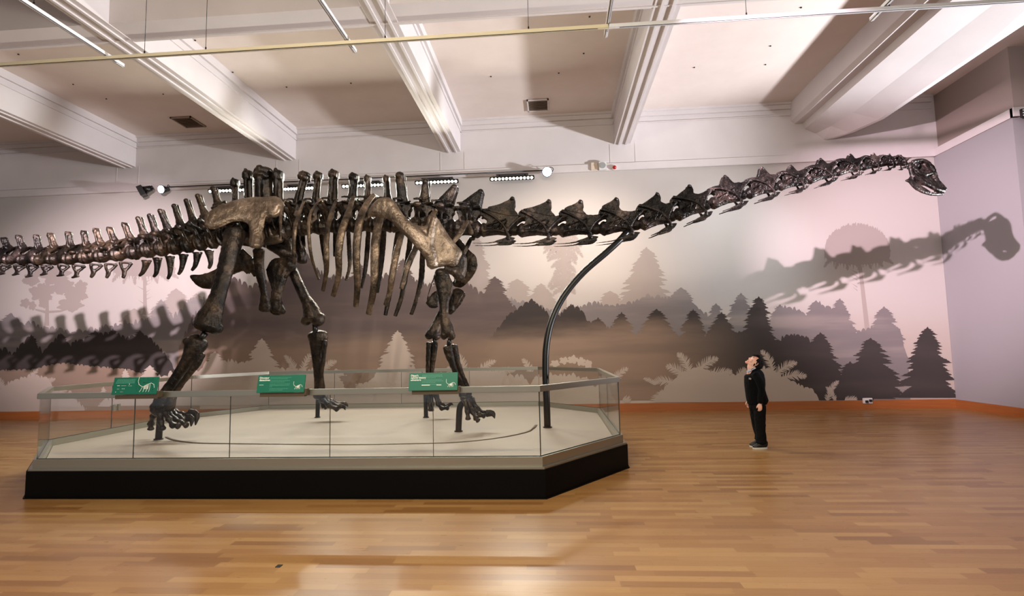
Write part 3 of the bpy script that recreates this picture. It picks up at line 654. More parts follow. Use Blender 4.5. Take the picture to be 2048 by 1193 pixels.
# sounder box, beacon
c = P(1205, 332, DW-.12); root = empty('wall_sounder', c, 'square white box with round grey grille on the white fascia', 'speaker')
bm = bmesh.new(); box(bm, c.x-.09, c.x+.09, DW-.16, DW-.075, c.z-.1, c.z+.1); fixn(bm); bmesh.ops.bevel(bm, geom=bm.edges[:], offset=.01, segments=2, affect='EDGES'); obj('housing', bm, M['plastic'], root)
bm = bmesh.new(); cyl(bm, (c.x, DW-.16, c.z), (c.x, DW-.17, c.z), .072, 24); fixn(bm); obj('grille', bm, M['greyplastic'], root)
c = P(1190, 333, DW-.1); bm = bmesh.new(); box(bm, c.x-.09, c.x+.06, DW-.11, DW-.075, c.z-.09, c.z+.09); fixn(bm); tag(obj('junction_cover', bm, M['beige']), 'beige square cover plate left of the white sounder box', 'cover plate')
c = P(1229, 335, DW-.12); root = empty('alarm_beacon', c, 'small red round alarm light on the white fascia', 'alarm light')
bm = bmesh.new(); cyl(bm, (c.x, DW-.075, c.z), (c.x, DW-.12, c.z), .062, 24); fixn(bm); obj('base', bm, M['plastic'], root)
bm = bmesh.new(); ball(bm, (c.x, DW-.12, c.z), (.047, .05, .047)); obj('lens', bm, M['red'], root)
# ceiling vents
for i, (px, lb) in enumerate((([(341, 236), (382, 235), (412, 254), (371, 257)], 'dark slatted ceiling vent in the left coffer'), ([(1054, 201), (1098, 200), (1097, 222), (1055, 223)], 'square slatted ceiling vent above the neck in the middle coffer'))):
    q = [PZ(x, y, CZ-.03) for x, y in px]; cx = sum(p.x for p in q)/4; cy = sum(p.y for p in q)/4; hx = (q[1].x-q[0].x+q[2].x-q[3].x)/4; hy = abs(q[0].y-q[3].y+q[1].y-q[2].y)/4
    root = empty('ceiling_vent', (cx, cy, CZ), lb, 'vent', 'slatted ceiling vents'); bm = bmesh.new()
    for x0, x1, y0, y1 in ((-hx, hx, -hy, -hy+.03), (-hx, hx, hy-.03, hy), (-hx, -hx+.03, -hy, hy), (hx-.03, hx, -hy, hy)): box(bm, cx+x0, cx+x1, cy+y0, cy+y1, CZ-.035, CZ-.001)
    fixn(bm); obj('frame', bm, M['white'] if i else M['ventgrey'], root)
    bm = bmesh.new(); box(bm, cx-hx, cx+hx, cy-hy, cy+hy, CZ-.006, CZ-.002)
    n = 9
    for k in range(n): obox(bm, (cx, cy-hy+(k+.5)*2*hy/n, CZ-.02), Vector((hx-.03, 0, 0)), Vector((0, hy/n*.6, .012)), Vector((0, 0, .003)))
    fixn(bm); obj('slats', bm, M['ventgrey'], root)
# dark fixings dotted over the ceiling boards
fx = [(x/2.926, y/2.926) for x, y in ((108, 317), (428, 493), (622, 578), (955, 550), (1142, 235), (1362, 422), (1677, 509))]+[(600+x/2.926, y/2.926) for x, y in ((298, 486), (1117, 447), (1514, 427), (1660, 312), (1694, 97), (1886, 415))]+[(1200+x/2.415, y/2.415) for x, y in ((971, 35), (823, 221), (799, 311), (455, 325), (1135, 293))]
for x, y in fx:
    q = PZ(x, y, CZ); bm = bmesh.new(); cyl(bm, (q.x, q.y, CZ), (q.x, q.y, CZ-.012), .016, 10); fixn(bm); tag(obj('ceiling_fixing', bm, M['dark']), 'tiny dark fixing dot on a beige ceiling board', 'fixing', 'dark fixings on the ceiling boards')
# ============================================================ LIGHTING TRACKS
TZ = 5.2
def track(a, b, label, m, wires, group=None):
    root = empty('lighting_track', a, label, 'lighting track', 'white lighting tracks hung below the ceiling')
    d = (b-a).normalized(); s = d.cross(Vector((0, 0, 1))).normalized()
    bm = bmesh.new(); obox(bm, (a+b)/2, d*(b-a).length/2, s*.022, Vector((0, 0, .02))); obox(bm, (a+b)/2+Vector((0, 0, -.022)), d*(b-a).length/2, s*.006, Vector((0, 0, .004)))
    fixn(bm); obj('track_body', bm, m, root)
    bm = bmesh.new(); obox(bm, (a+b)/2+Vector((0, 0, -.0215)), d*((b-a).length/2-.12), s*.011, Vector((0, 0, .003))); fixn(bm); obj('track_slot', bm, M['dark'], root)
    bm = bmesh.new()
    for t in wires:
        p = a+(b-a)*t; cyl(bm, p+Vector((0, 0, .02)), Vector((p.x, p.y, CZ)), .0035, 6); cyl(bm, p+Vector((0, 0, .02)), p+Vector((0, 0, .06)), .009, 8)
    fixn(bm); obj('suspension_wire', bm, M['blackmetal'], root)
yt = 6.30
def TX(x, y): p = PZ(x, y, TZ); return p.x
XS = [TX(215, 119), TX(695, 88), TX(1215, 60), TX(1752, 38)]
track(Vector((-12.5, yt, TZ)), Vector((XS[2], yt, TZ)), 'long cream track crossing the room from the left to the middle', M['trackcream'], [.1, .25, .42, .57, .63, .80, .93])
track(Vector((XS[2]+.01, yt, TZ)), Vector((8.5, yt, TZ)), 'long white track crossing the right half of the room', M['trackwhite'], [.2, .4, .9])
for x, lb, ln in zip(XS, ('cross track at the left end, pointing towards the camera', 'cross track left of the middle, above the hip', 'cross track near the middle, above the neck post', 'cross track on the right, above the head'), (3.9, 3.9, 3.9, 3.9)):
    track(Vector((x, yt+.28, TZ+.05)), Vector((x, yt-ln, TZ+.05)), lb, M['trackwhite'], [.3, .75])
# socket box on the skirting, sign, floor outlet
c = P(1735, 803, DW-.05); bm = bmesh.new(); box(bm, c.x-.10, c.x+.10, DW-.075, DW-.03, c.z-.05, c.z+.07); fixn(bm); bmesh.ops.bevel(bm, geom=bm.edges[:], offset=.008, segments=2, affect='EDGES')
root = empty('wall_socket', c, 'white double socket with plugs on the wood skirting', 'socket'); obj('faceplate', bm, M['plastic'], root)
bm = bmesh.new(); box(bm, c.x-.06, c.x-.01, DW-.11, DW-.074, c.z-.03, c.z+.02); box(bm, c.x+.02, c.x+.07, DW-.11, DW-.074, c.z-.01, c.z+.04); fixn(bm); obj('plug', bm, M['dark'], root)
c = P(2042, 229, 10.9); bm = bmesh.new(); box(bm, c.x-.045, c.x+.045, 10.82, 10.87, c.z-.08, c.z+.08); fixn(bm); root = empty('wall_switch', c, 'small black and white device on the grey return wall', 'switch'); obj('housing', bm, M['dark'], root)
bm = bmesh.new()
for k in (-.05, 0, .05): box(bm, c.x-.03, c.x+.03, 10.812, 10.82, c.z+k-.012, c.z+k+.012)
fixn(bm); obj('white_key', bm, M['plastic'], root)
q = [PZ(x, y, 0) for x, y in ((550, 1136), (556, 1131), (566, 1131), (560, 1136))]
bm = bmesh.new(); a = [bm.verts.new((p.x, p.y, .0)) for p in q]; b_ = [bm.verts.new((p.x, p.y, .004)) for p in q]
bm.faces.new(a); bm.faces.new(b_)
for i in range(4): bm.faces.new((a[i], a[(i+1) % 4], b_[(i+1) % 4], b_[i]))
fixn(bm); tag(obj('floor_patch', bm, M['dark']), 'tiny black patch on the oak floor in front of the case', 'floor patch')
# ============================================================ DINOSAUR SKELETON
SY = 8.8                       # the backbone's distance
root = empty('dinosaur_skeleton', (-2.6, SY, DZ), 'dark bronze long-necked dinosaur skeleton standing on the display case platform', 'dinosaur skeleton')
B, B_LIT, BN = M['bone'], M['bone_lit'], M['bone_neck']
def a2(x, y): return (x/3.976, 320+y/3.976)          # photo detail frames used when reading the bones off
def b2(x, y): return (380+x/3.315, 320+y/3.315)
def c3(x, y): return (680+x/3.315, 320+y/3.315)
def d4(x, y): return (960+x/5.12, 340+y/5.12)
def e5(x, y): return (1300+x/3.303, 290+y/3.303)
def f7(x, y): return (250+x/3.976, 600+y/3.976)
def h8(x, y): return (750+x/3.976, 600+y/3.976)
def S(Y): return Y/FPX
def pl_(fr, lst, Y):
    """points (x, y[, Y]) of a detail frame -> world"""
    out = []
    for q in lst: out.append(P(*fr(q[0], q[1]), q[2] if len(q) > 2 else Y))
    return out
I2 = lambda x, y: (x, y)
def limb(name, fr, pts, rad, m=B, voxel=.016, rough=.006, parent=None, sc=3.315, extra=None, label=None, smooth=5):
    """pts: (x, y, Y) in the detail frame, rad: (in-plane radius in frame px, depth radius in frame px)"""
    bm = bmesh.new(); W = pl_(fr, pts, SY)
    rr = []
    for q, r in zip(pts, rad):
        s = S(q[2])/sc; r = r if isinstance(r, (tuple, list)) else (r, r); rr.append((r[0]*s, r[1]*s))
    loft(bm, W, rr, 14, 4)
    if extra: extra(bm)
    return tag(obj(name, fuse(bm, voxel, smooth, rough), m, parent or root), label)
def fball(bm, fr, x, y, Y, r, sc, ry=None):
    s = S(Y)/sc; r = r if isinstance(r, (tuple, list)) else (r, r)
    ball(bm, P(*fr(x, y), Y), (r[0]*s, (ry or r[0])*s, r[1]*s))
# ---------------- vertebrae
def uvplate(bm, A, U, V, L, R, poly, w, th, lean=0.0):
    """flat plate of bone in the side plane: poly in (lengths, radii), w = sideways offset"""
    q = [(u, v) for u, v in catmull([list(p) for p in poly]+[list(poly[0])], 3)[:-1]]
    ra = [bm.verts.new(A+U*L*u+V*R*v+Vector((0, w+lean*v-th/2, 0))) for u, v in q]; rb = [bm.verts.new(A+U*L*u+V*R*v+Vector((0, w+lean*v+th/2, 0))) for u, v in q]; n = len(q)
    for i in range(n): bm.faces.new((ra[i], ra[(i+1) % n], rb[(i+1) % n], rb[i]))
    bmesh.ops.triangulate(bm, faces=[bm.faces.new(ra[::-1]), bm.faces.new(rb)])
def vertebra(name, c0, c1, r, spine, arch, m, wing=0, wingup=.3, wingback=0, zyg=1, bifid=0, spine_w=(5, 3.2, 3.8), rd=None, voxel=.011, fused=None, knob=1.25, Y=SY, waist=.74, extra=None):
    """c0/c1: rear/front centre of the body, r radius, spine: tip (px), arch: spine foot (px)"""
    k = S(Y); bm = bmesh.new(); A, Bq = P(*c0, Y), P(*c1, Y); U = (Bq-A).normalized(); V = Vector((-U.z, 0, U.x)); L = (Bq-A).length; R = r*k
    if V.z < 0: V = -V
    pts = [A+U*L*t for t in (.02, .10, .28, .5, .72, .90, .98)]
    loft(bm, pts, [(R*.86, R*.9), (R*1.04, R*1.08), (R*.84, R*.84), (R*waist, R*waist*.95), (R*.84, R*.84), (R*1.04, R*1.08), (R*.86, R*.9)], 14, 2)
    F = P(*arch, Y); T = P(*spine, Y); mid = A+U*L*.5
    base = mid+V*R*.55
    for s in (-1, 1):     # arch pedicles
        loft(bm, [base+Vector((0, s*R*.5, 0)), base.lerp(F, .5)+Vector((0, s*R*.42, 0)), F+Vector((0, s*R*.15, 0))], [(L*.27, R*.2), (L*.2, R*.18), (L*.17, R*.26)], 8, 3)
    hF = max(1.2, (F-mid).dot(V)/R); uf = (F-A).dot(U)/L-.5
    for s in (-1, 1): uvplate(bm, A, U, V, L, R, [(.10, .6), (.16+uf*.3, hF*.6), (.03+uf, hF*.86), (.14+uf, hF*1.04), (.5+uf, hF*1.14), (.86+uf, hF*1.0), (1.0+uf*.6, hF*.84), (.84, hF*.6), (.9, .6)], s*R*.38, R*.2)
    D = (T-F); dl = D.length
    w0, w1, w2 = [w_*k*1.46 for w_ in spine_w]
    if bifid:
        for s in (-1, 1):
            loft(bm, [F, F.lerp(T, .5)+Vector((0, s*bifid*.6, 0)), T+Vector((0, s*bifid, 0))], [(w0, R*.22), (w1, w1*.55), (w2, w2*.6)], 9, 3)
            ball(bm, T+Vector((0, s*bifid, 0)), (w2*knob, w2*.9, w2*.9))
    else:
        loft(bm, [F-D*.15, F.lerp(T, .35), F.lerp(T, .75), T-D*.06], [(w0*1.25, R*.4), (w1*1.05, w1*.6), (w1*1.02, w1*.75), (w2, w2*1.2)], 9, 3)
        for s in (-1, 1):   # ridge down the side and the paired head of the spine
            loft(bm, [T+Vector((0, s*w2*.6, 0))-D*.2, T+Vector((0, s*w2*.65, 0))-D.normalized()*w2*.7], [(w2*.85, w2*.6), (w2*knob*.82, w2*.75)], 8, 2)
            loft(bm, [F+Vector((0, s*R*.5, 0)), F.lerp(T, .45)+Vector((0, s*w1*.95, 0)), T+Vector((0, s*w2*.9, 0))], [w1*.33, w1*.28, w1*.36], 6, 3)
    if zyg:
        for s in (-1, 1):
            q = F-V*R*.1
            loft(bm, [q, q+U*L*.45+V*R*.20+Vector((0, s*R*.38, 0)), q+U*L*.82+V*R*.34*zyg+Vector((0, s*R*.42, 0))], [(R*.25, R*.2), (R*.2, R*.16), (R*.2, R*.2)], 8, 3)
            loft(bm, [q, q-U*L*.35+V*R*.34+Vector((0, s*R*.3, 0))], [(R*.26, R*.2), (R*.2, R*.18)], 8, 3)
    if wing:
        for s in (-1, 1):
            q = mid+V*R*.75
            e = q+Vector((0, s*wing, 0))+V*wing*wingup-U*wingback
            loft(bm, [q, q.lerp(e, .5)+V*wing*.05, e], [(L*.30, R*.3), (L*.2, R*.24), (L*.2, R*.24)], 8, 3, side=V)
            ball(bm, e, (L*.2, .05, R*.3))
            loft(bm, [mid-V*R*.1+Vector((0, s*R*.8, 0)), q.lerp(e, .75)], [(L*.06, R*.16), (L*.07, R*.14)], 6, 2)
    if extra: extra(bm, U, V, L, R, mid, F)
    return obj(name, fuse(bm, voxel, 2, .004), m, root)
cen = [(5, 520), (31, 520), (60, 520), (90, 520), (121, 519), (155, 517), (186, 515), (219, 511), (251, 508), (283, 503), (310, 499), (337, 496), (362, 492), (388, 487), (412, 483), (435, 478)]
tips = [(8, 477), (38, 472), (74, 471), (101, 468), (137, 465), (168, 463), (192, 458), (219, 456), (249, 447), (279, 438), (302, 433), (323, 423), (351, 413), (375, 403), (398, 393), (428, 378)]
foot = [(16, 498), (45, 498), (77, 499), (108, 497), (141, 495), (173, 493), (201, 490), (229, 486), (262, 482), (290, 474), (313, 470), (338, 464), (363, 456), (388, 448), (412, 436), (438, 414)]
rads = [11, 11.5, 12, 12.5, 13, 13.5, 14, 14.5, 15, 16.5, 17, 17.5, 18, 18.5, 19, 19.5]
# the tail runs on beyond the left edge of the frame
for i in range(1, 8): cen.insert(0, (5-29*i, 520+i*.6)); tips.insert(0, (8-29*i-2, 478+i*1.5)); foot.insert(0, (16-29*i, 499+i*.8)); rads.insert(0, 11-.4*i)
n = len(cen)
for i in range(n):
    x, y = cen[i]; xp = cen[i-1][0] if i else x-29; xn = cen[i+1][0] if i < n-1 else 458
    yp = cen[i-1][1] if i else y; yn = cen[i+1][1] if i < n-1 else 474
    j = i-7
    wing = 0 if j < 5 else .10+.032*(j-5)
    big = j > 8
    mt_ = BN if j < 3 else B
    w_ = (8.2, 5.2, 4.6) if not big else (7.6, 4.6, 3.9)
    vertebra('tail_vertebra', ((x+xp)/2+.6, (y+yp)/2), ((x+xn)/2-.6, (y+yn)/2), rads[i], tips[i], foot[i], mt_, wing, .05 if j < 9 else .25, 0, 1, .035 if big else 0, w_, knob=1.0)
# chevrons
ch = [(31, 549, 40, 532), (57, 553, 66, 532), (87, 549, 95, 533), (120, 551, 128, 532), (150, 554, 158, 532), (182, 555, 193, 530), (213, 556, 222, 529), (246, 556, 252, 526), (279, 552, 293, 524), (308, 554, 315, 519), (336, 558, 340, 516), (357, 549, 367, 512), (384, 541, 395, 508), (418, 537, 418, 504)]
for i in range(1, 8): ch.insert(0, (31-29*i, 549-i*.8, 39-29*i, 532))
for i, (tx, ty, x, y) in enumerate(ch):
    j = i-7; k = S(SY); bm = bmesh.new(); T = P(tx, ty, SY); q = P(x, y, SY); loopy = j < 8
    if loopy:
        fork = q.lerp(T, .52); wd = 7.2 if j > 3 else 6
        for s in (-1, 1):
            loft(bm, [q+Vector((s*wd*k, s*.05, 0)), q.lerp(fork, .55)+Vector((s*wd*.62*k, s*.035, 0)), fork+Vector((s*1.5*k, 0, 0))], [(3.8*k, 3.4*k), (3.1*k, 3*k), (4.0*k, 3.4*k)], 8, 3)
        loft(bm, [q+Vector((-wd*k, -.05, 0)), q+Vector((wd*k, .05, 0))], [2.4*k, 2.4*k], 8, 2)
        loft(bm, [fork, fork.lerp(T, .5)+Vector((1.2*k, 0, 0)), T], [(6.2*k, 3.4*k), (5.2*k, 3*k), (3.8*k, 2.6*k)], 9, 3)
        if j < 5: loft(bm, [T+Vector((9*k, 0, .8*k)), T, T-Vector((7*k, 0, 1.5*k))], [(1.8*k, 2*k), (3*k, 2.5*k), (2.2*k, 2*k)], 8, 2)
    else:
        m1 = P(x*.62+tx*.38+2.5, y*.62+ty*.38, SY); m2 = P(x*.25+tx*.75+3, y*.25+ty*.75, SY)
        loft(bm, [q+Vector((0, 0, 0)), m1, m2, T], [(8.5*k, .07), (6*k, .05), (4.6*k, .035), (3*k, .025)], 10, 3)
        loft(bm, [q+Vector((-8*k, -.03, 2*k)), q+Vector((8*k, .03, 2*k))], [2.2*k, 2.2*k], 8, 2)
    obj('chevron', fuse(bm, .009, 2, .003), BN if j < 3 else B, root)
# sacrum: tall spines over the hip
sac = [((470, 358), (471, 400), (6, 5, 6.5)), ((496, 341), (498, 395), (8, 7, 8)), ((528, 339), (529, 395), (15, 13.5, 14.5)), ((556, 341), (557, 400), (9, 7.5, 8.5))]
sx = [452, 480, 512, 544, 574]
for i, (tp, ft, sw) in enumerate(sac):
    vertebra('sacral_vertebra', (sx[i], 470-2.5*i), (sx[i+1], 467.5-2.5*i), 21, tp, (ft[0], 432), B, .42, .18, 0, 0, 0, sw, knob=.9, voxel=.014)
# back vertebrae
dx = [574, 607, 641, 676, 712, 748, 784, 822, 863, 910, 961]
dy = [460, 457, 455, 453, 452, 451, 451, 452, 454, 457, 460]
dt = [((611, 346), (594, 404), (8, 6.5, 9.5)), ((637, 345), (630, 404), (7, 5.5, 7)), ((668, 342), (664, 402), (8, 7, 8)), ((708, 349), (704, 400), (8, 6.5, 8)), ((735, 352), (735, 400), (7, 5, 5.5)), ((772, 352), (776, 402), (7, 5, 5.5)), ((801, 354), (806, 404), (9, 7.5, 7)), ((853, 366), (848, 406), (10, 7, 5)), ((910, 377), (886, 410), (17, 10, 5)), ((962, 387), (938, 415), (20, 12, 5))]
for i, (tp, ft, sw) in enumerate(dt):
    def pleuro(bm, U, V, L, R, mid, F):
        # laminae from the arch to the joints
        for s in (-1, 1):
            loft(bm, [F+Vector((0, s*.05, 0)), F-U*L*.42+V*.02+Vector((0, s*.12, 0))], [(R*.18, R*.3), (R*.12, R*.2)], 7, 2)
            loft(bm, [F+V*.02, F+U*L*.48+V*.05+Vector((0, s*.12, 0))], [(R*.2, R*.3), (R*.14, R*.22)], 7, 2)
            loft(bm, [F+V*R*.35, F+V*R*.75+Vector((0, s*.1, 0))-U*.03, F+V*R*.7-U*L*.45+Vector((0, s*.12, 0))], [(R*.16, R*.2), (R*.2, R*.14), (R*.14, R*.12)], 7, 2)
    vertebra('back_vertebra', (dx[i], dy[i]), (dx[i+1], dy[i+1]), 15.5 if i < 7 else 17.5, tp, (ft[0], ft[1]+8), B if i < 8 else BN, .30, .62, .02, 1, .07 if i > 6 else (.05 if i == 6 else 0), sw, voxel=.013, knob=1.0, extra=pleuro)
# neck vertebrae
joints = [(915, 457), (962, 460), (1038, 461), (1120, 461), (1202, 458), (1282, 449), (1352, 431), (1421, 408), (1494, 388), (1557, 372), (1615, 360), (1672, 344), (1724, 334), (1760, 328), (1790, 326), (1814, 328)]
ntips = [(985, 392), (1025, 399), (1097, 404), (1160, 405), (1231, 400), (1312, 390), (1376, 374), (1447, 355), (1521, 338), (1579, 334), (1638, 320), (1698, 311), (1745, 309), (1777, 310), (1800, 312)]
ntips = ntips[1:]
joints = joints[1:]
ncr = [14, 14, 14, 14, 13.5, 13, 12, 11, 10.3, 9.8, 9.2, 8, 6.5, 6]
for i in range(len(joints)-1):
    J0, J1 = joints[i], joints[i+1]; tp = ntips[i]; r = ncr[i]; k = S(SY); R = r*k
    bm = bmesh.new(); A, Bq = P(*J0, SY), P(*J1, SY); U = (Bq-A).normalized(); V = Vector((-U.z, 0, U.x)); L = (Bq-A).length; T = P(*tp, SY)
    W = Vector((0, 1, 0)); pt = lambda u, v, w=0: A+U*L*u+V*R*v+Vector((0, w*R, 0))
    tu = (T-A).dot(U)/L; tv = (T-A).dot(V)/R; rq = random.Random(i*7+3)
    # body: cup behind, ball in front, pinched sides with a keel
    loft(bm, [pt(t, -.02) for t in (.0, .07, .22, .5, .78, .92, 1.02)], [(R*.8, R*.9), (R*1.08, R*1.12), (R*.78, R*.72), (R*.62, R*.52), (R*.74, R*.7), (R*.78, R*.74), (R*.45, R*.5)], 16, 2)
    loft(bm, [pt(.12, -.85), pt(.45, -.62), pt(.8, -.8)], [(R*.14, R*.5), (R*.12, R*.3), (R*.14, R*.45)], 8, 2)
    early = i < 6
    hump = ([(max(.10, tu-.62), tv*.72), (tu-.36, tv*.80), (tu-.12, tv*.93), (tu-.02, tv+.12), (tu+.06, tv+.06), (tu+.08, tv*.82), (tu+.06, tv*.66), (tu+.16, 1.9), (.45, 1.6), (.14, 2.2)] if early else
            [(tu-.36, 2.35), (tu-.20, tv*.66), (tu-.09, tv*.90), (tu-.03, tv+.1), (tu+.04, tv+.1), (tu+.10, tv*.88), (tu+.20, tv*.62), (tu+.36, 2.1), (.70, 1.6), (.3, 1.6)])
    for s in (-1, 1):
        uvplate(bm, A, U, V, L, R, hump, s*R*.22, R*.20, s*R*.10)
        ball(bm, T+W*s*R*(.30+.10*tv)-V*R*.05, (R*.26, R*.2, R*.28))
        # neural arch side wall, stretched from rear joint plate to front prong
        uvplate(bm, A, U, V, L, R, [(.10, .5), (.16, 1.3), (.02, 1.9), (-.02, 2.4), (.08, 2.9 if early else 2.5), (.24, 2.6), (.5, 2.25), (.8, 1.95), (1.04, 2.1), (1.16, 1.85), (1.14, 1.5), (.98, 1.25), (.86, .6)], s*R*.36, R*.2, s*R*.08)
        ball(bm, pt(.02, 1.95, s*.95), (R*.28, R*.3, R*.18)); ball(bm, pt(1.12, 1.75, s*1.0), (R*.3, R*.3, R*.2))
        # strong ridge running from the rear top down to the rib
        loft(bm, [pt(.06, 2.7 if early else 2.3, s*.8), pt(.34, 1.75, s*1.15), pt(.60, .5, s*1.35), pt(.72, -.75, s*1.3), pt(.74, -1.35, s*1.15)], [(R*.24, R*.16), (R*.17, R*.2), (R*.17, R*.2), (R*.22, R*.17), (R*.26, R*.15)], 8, 3)
        loft(bm, [pt(1.08, 1.8, s*.95), pt(.90, 1.05, s*1.1), pt(.76, .1, s*1.25), pt(.70, -.6, s*1.2)], [(R*.24, R*.2), (R*.17, R*.17), (R*.16, R*.16), (R*.18, R*.14)], 8, 3)
        loft(bm, [pt(.10, -.35, s*.95), pt(.40, -.15, s*.78), pt(.68, -.5, s*1.1)], [(R*.24, R*.12), (R*.14, R*.12), (R*.18, R*.12)], 8, 3)
        loft(bm, [pt(.12, .55, s*.8), pt(.4, .95, s*.8), pt(.66, 1.5, s*.9)], [(R*.12, R*.1), (R*.1, R*.1), (R*.1, R*.1)], 7, 2)
        for q in range(3): loft(bm, [pt(.2+.16*q+rq.uniform(-.03, .03), -.1+rq.uniform(0, .3), s*.62), pt(.3+.16*q, .5+rq.uniform(0, .3), s*.72), pt(.36+.16*q+rq.uniform(-.04, .04), 1.2, s*.7)], [(R*.08, R*.1)]*3, 6, 2)
    nv = obj('neck_vertebra', fuse(bm, max(.0075, R*.075), 1, .0035), BN if i > 0 else B, root)
    for s in (-1, 1):
        par = pt(.73, -1.45, s*1.1)
        bm = bmesh.new(); ll = 1.0 if i < 6 else .85; dn = .55 if i < 5 else .15
        loft(bm, [pt(.72, -.9, s*1.3), pt(.73, -1.5, s*1.15)], [(R*.2, R*.13), (R*.28, R*.13)], 7, 2)
        uvplate(bm, A, U, V, L, R, [(.93, -1.35), (.82, -1.2), (.70, -1.25), (.58, -1.5), (.40, -1.66-dn*.3), (.44, -1.85-dn*.4), (.62, -1.95-dn*.2), (.80, -1.95)], s*R*1.08, R*.16)
        loft(bm, [pt(.5, -1.72-dn*.3, s*1.08), pt(.2, -1.8-dn*.6, s*1.05), pt(.73-(.9 if i < 4 else .6)*ll, -1.85-dn*.55, s*1.0)], [(R*.13, R*.10), (R*.09, R*.08), (R*.05, R*.05)], 7, 3)
        obj('neck_rib', fuse(bm, .0068, 1, .002), BN, root)
# ---------------- ribs
def rib(pts, w=6.0, head=True, m=None, wt=None):
    """pts (x, y, Y) photo px; w half width in px"""
    bm = bmesh.new(); W = [P(*q) for q in pts]; n_ = len(pts)
    rr = []
    for i, q in enumerate(pts):
        t = i/(n_-1); ww = w*(.75+.35*math.sin(PI*min(1, t*1.1))) if not wt else wt[i]
        rr.append((ww*1.46*S(q[2]), ww*.62*S(q[2])))
    loft(bm, W, rr, 10, 4)
    if head:
        hy = SY+(pts[0][2]-SY)*.25
        loft(bm, [W[0], Vector((W[0].x+.02, hy, W[0].z-.12))], [(.03, .03), (.045, .045)], 8, 2)
        loft(bm, [W[0], Vector((W[0].x, SY+(pts[0][2]-SY)*.3, W[0].z+.02))], [(.035, .03), (.03, .03)], 8, 2)
    obj('rib', fuse(bm, .009, 3, .003), m or (M['bone_rib_lit'] if pts[2][2] < SY else B), root)
def R_(fr, lst, Ys, **k): rib([(*fr(x, y), Y) for (x, y), Y in zip(lst, Ys)], **k)
yn = [8.5, 8.15, 8.0, 7.98, 8.05, 8.15]
R_(b2, [(625, 270), (605, 350), (600, 450), (602, 540)], yn, w=2.6)
R_(b2, [(755, 275), (725, 350), (700, 440), (688, 560), (692, 690)], yn, w=3.6)
R_(b2, [(860, 265), (805, 340), (787, 430), (795, 580), (815, 680), (855, 795)], yn, w=2.8)
R_(b2, [(965, 280), (930, 380), (905, 520), (905, 640), (905, 740), (880, 870)], yn, w=4.2)
R_(b2, [(1080, 250), (1045, 360), (1005, 480), (985, 620), (985, 760), (948, 905)], yn, w=5.4)
R_(b2, [(1215, 235), (1150, 330), (1115, 470), (1102, 640), (1110, 820), (1100, 975)], yn, w=5.8)
R_(c3, [(300, 300), (262, 400), (235, 540), (230, 700), (222, 860), (190, 1025)], [8.45, 8.2, 8.05, 7.98, 8.0, 8.1], w=6.2)
R_(c3, [(440, 400), (405, 510), (370, 640), (345, 770), (328, 880), (300, 965)], [8.4, 8.25, 8.1, 8.0, 8.05, 8.1], w=4.8)
R_(c3, [(540, 480), (500, 590), (455, 690), (425, 790), (405, 855)], [8.4, 8.3, 8.2, 8.15, 8.15], w=4.4)
R_(c3, [(640, 330), (600, 380), (560, 400)], [8.3, 8.4, 8.5], w=4.0, head=False)
R_(c3, [(845, 410), (800, 480), (750, 550)], [8.45, 8.35, 8.3], w=4.0)
R_(c3, [(885, 490), (850, 560), (820, 630)], [9.1, 9.2, 9.2], w=3.2)
yf = [9.1, 9.45, 9.6, 9.6, 9.5, 9.4]
R_(b2, [(875, 320), (868, 440), (880, 560), (897, 660), (900, 740), (885, 850)], yf, w=3.6)
R_(b2, [(960, 330), (963, 460), (962, 560), (960, 640)], yf, w=3.4)
R_(c3, [(50, 330), (55, 470), (62, 600), (64, 700), (40, 800)], yf, w=3.4)
R_(c3, [(180, 330), (187, 470), (180, 600), (165, 740), (140, 850)], yf, w=3.6)
R_(c3, [(290, 340), (290, 470), (278, 620), (262, 760), (245, 880)], yf, w=4.4)
R_(c3, [(390, 400), (378, 520), (355, 700), (330, 880), (300, 1030)], yf, w=4.2)
R_(c3, [(462, 440), (462, 560), (440, 720), (410, 900), (365, 1035)], yf, w=4.2)
R_(c3, [(560, 480), (548, 620), (540, 780), (515, 900), (472, 1025)], yf, w=4.0)
# ---------------- hip
ilo = [(135, 400), (150, 350), (220, 300), (290, 262), (370, 240), (470, 232), (545, 228), (592, 265), (600, 305), (588, 345), (555, 372), (505, 380), (465, 395), (445, 430), (480, 460), (500, 500), (498, 575), (455, 592), (415, 568), (412, 490), (395, 435), (350, 412), (290, 420), (235, 455), (180, 472), (142, 450)]
def ilium(Y, side):
    bm = bmesh.new(); px = [b2(*p) for p in ilo]
    # the far one is the mirror image of the near one at the same place along the body
    if side < 0: src = px; Yr = Y
    else: Yr = HN; src = px
    plate(bm, src, Yr, .13, .25)
    zz = P(*b2(300, 330), Yr)
    def bend(v):
        d = (v.z-zz.z)
        yy = v.y-Yr; v = v.copy(); v.y = (Yr+yy*(1+.3*math.sin(v.x*3)) + .10*math.sin((v.x-zz.x)*1.4) - .22*max(0, -d)**1.0*1.1 + .28*max(0, d))
        if side > 0: v.y = 2*SY-v.y+.0
        return v
    loft(bm, [P(*b2(150, 440), Yr), P(*b2(150, 375), Yr), P(*b2(230, 300), Yr)], [.05, .055, .04], 9, 3)
    loft(bm, [P(*b2(420, 430), Yr), P(*b2(455, 520), Yr), P(*b2(458, 575), Yr)], [(.06, .07), (.08, .09), (.10, .11)], 10, 3)
    loft(bm, [P(*b2(565, 280), Yr), P(*b2(580, 330), Yr), P(*b2(545, 362), Yr)], [.06, .055, .05], 9, 3)
    obj('ilium', fuse(bm, .014, 3, .006, bend), B_LIT if side < 0 else B, root)
HN = 8.12
ilium(HN, -1); ilium(HN, 1)
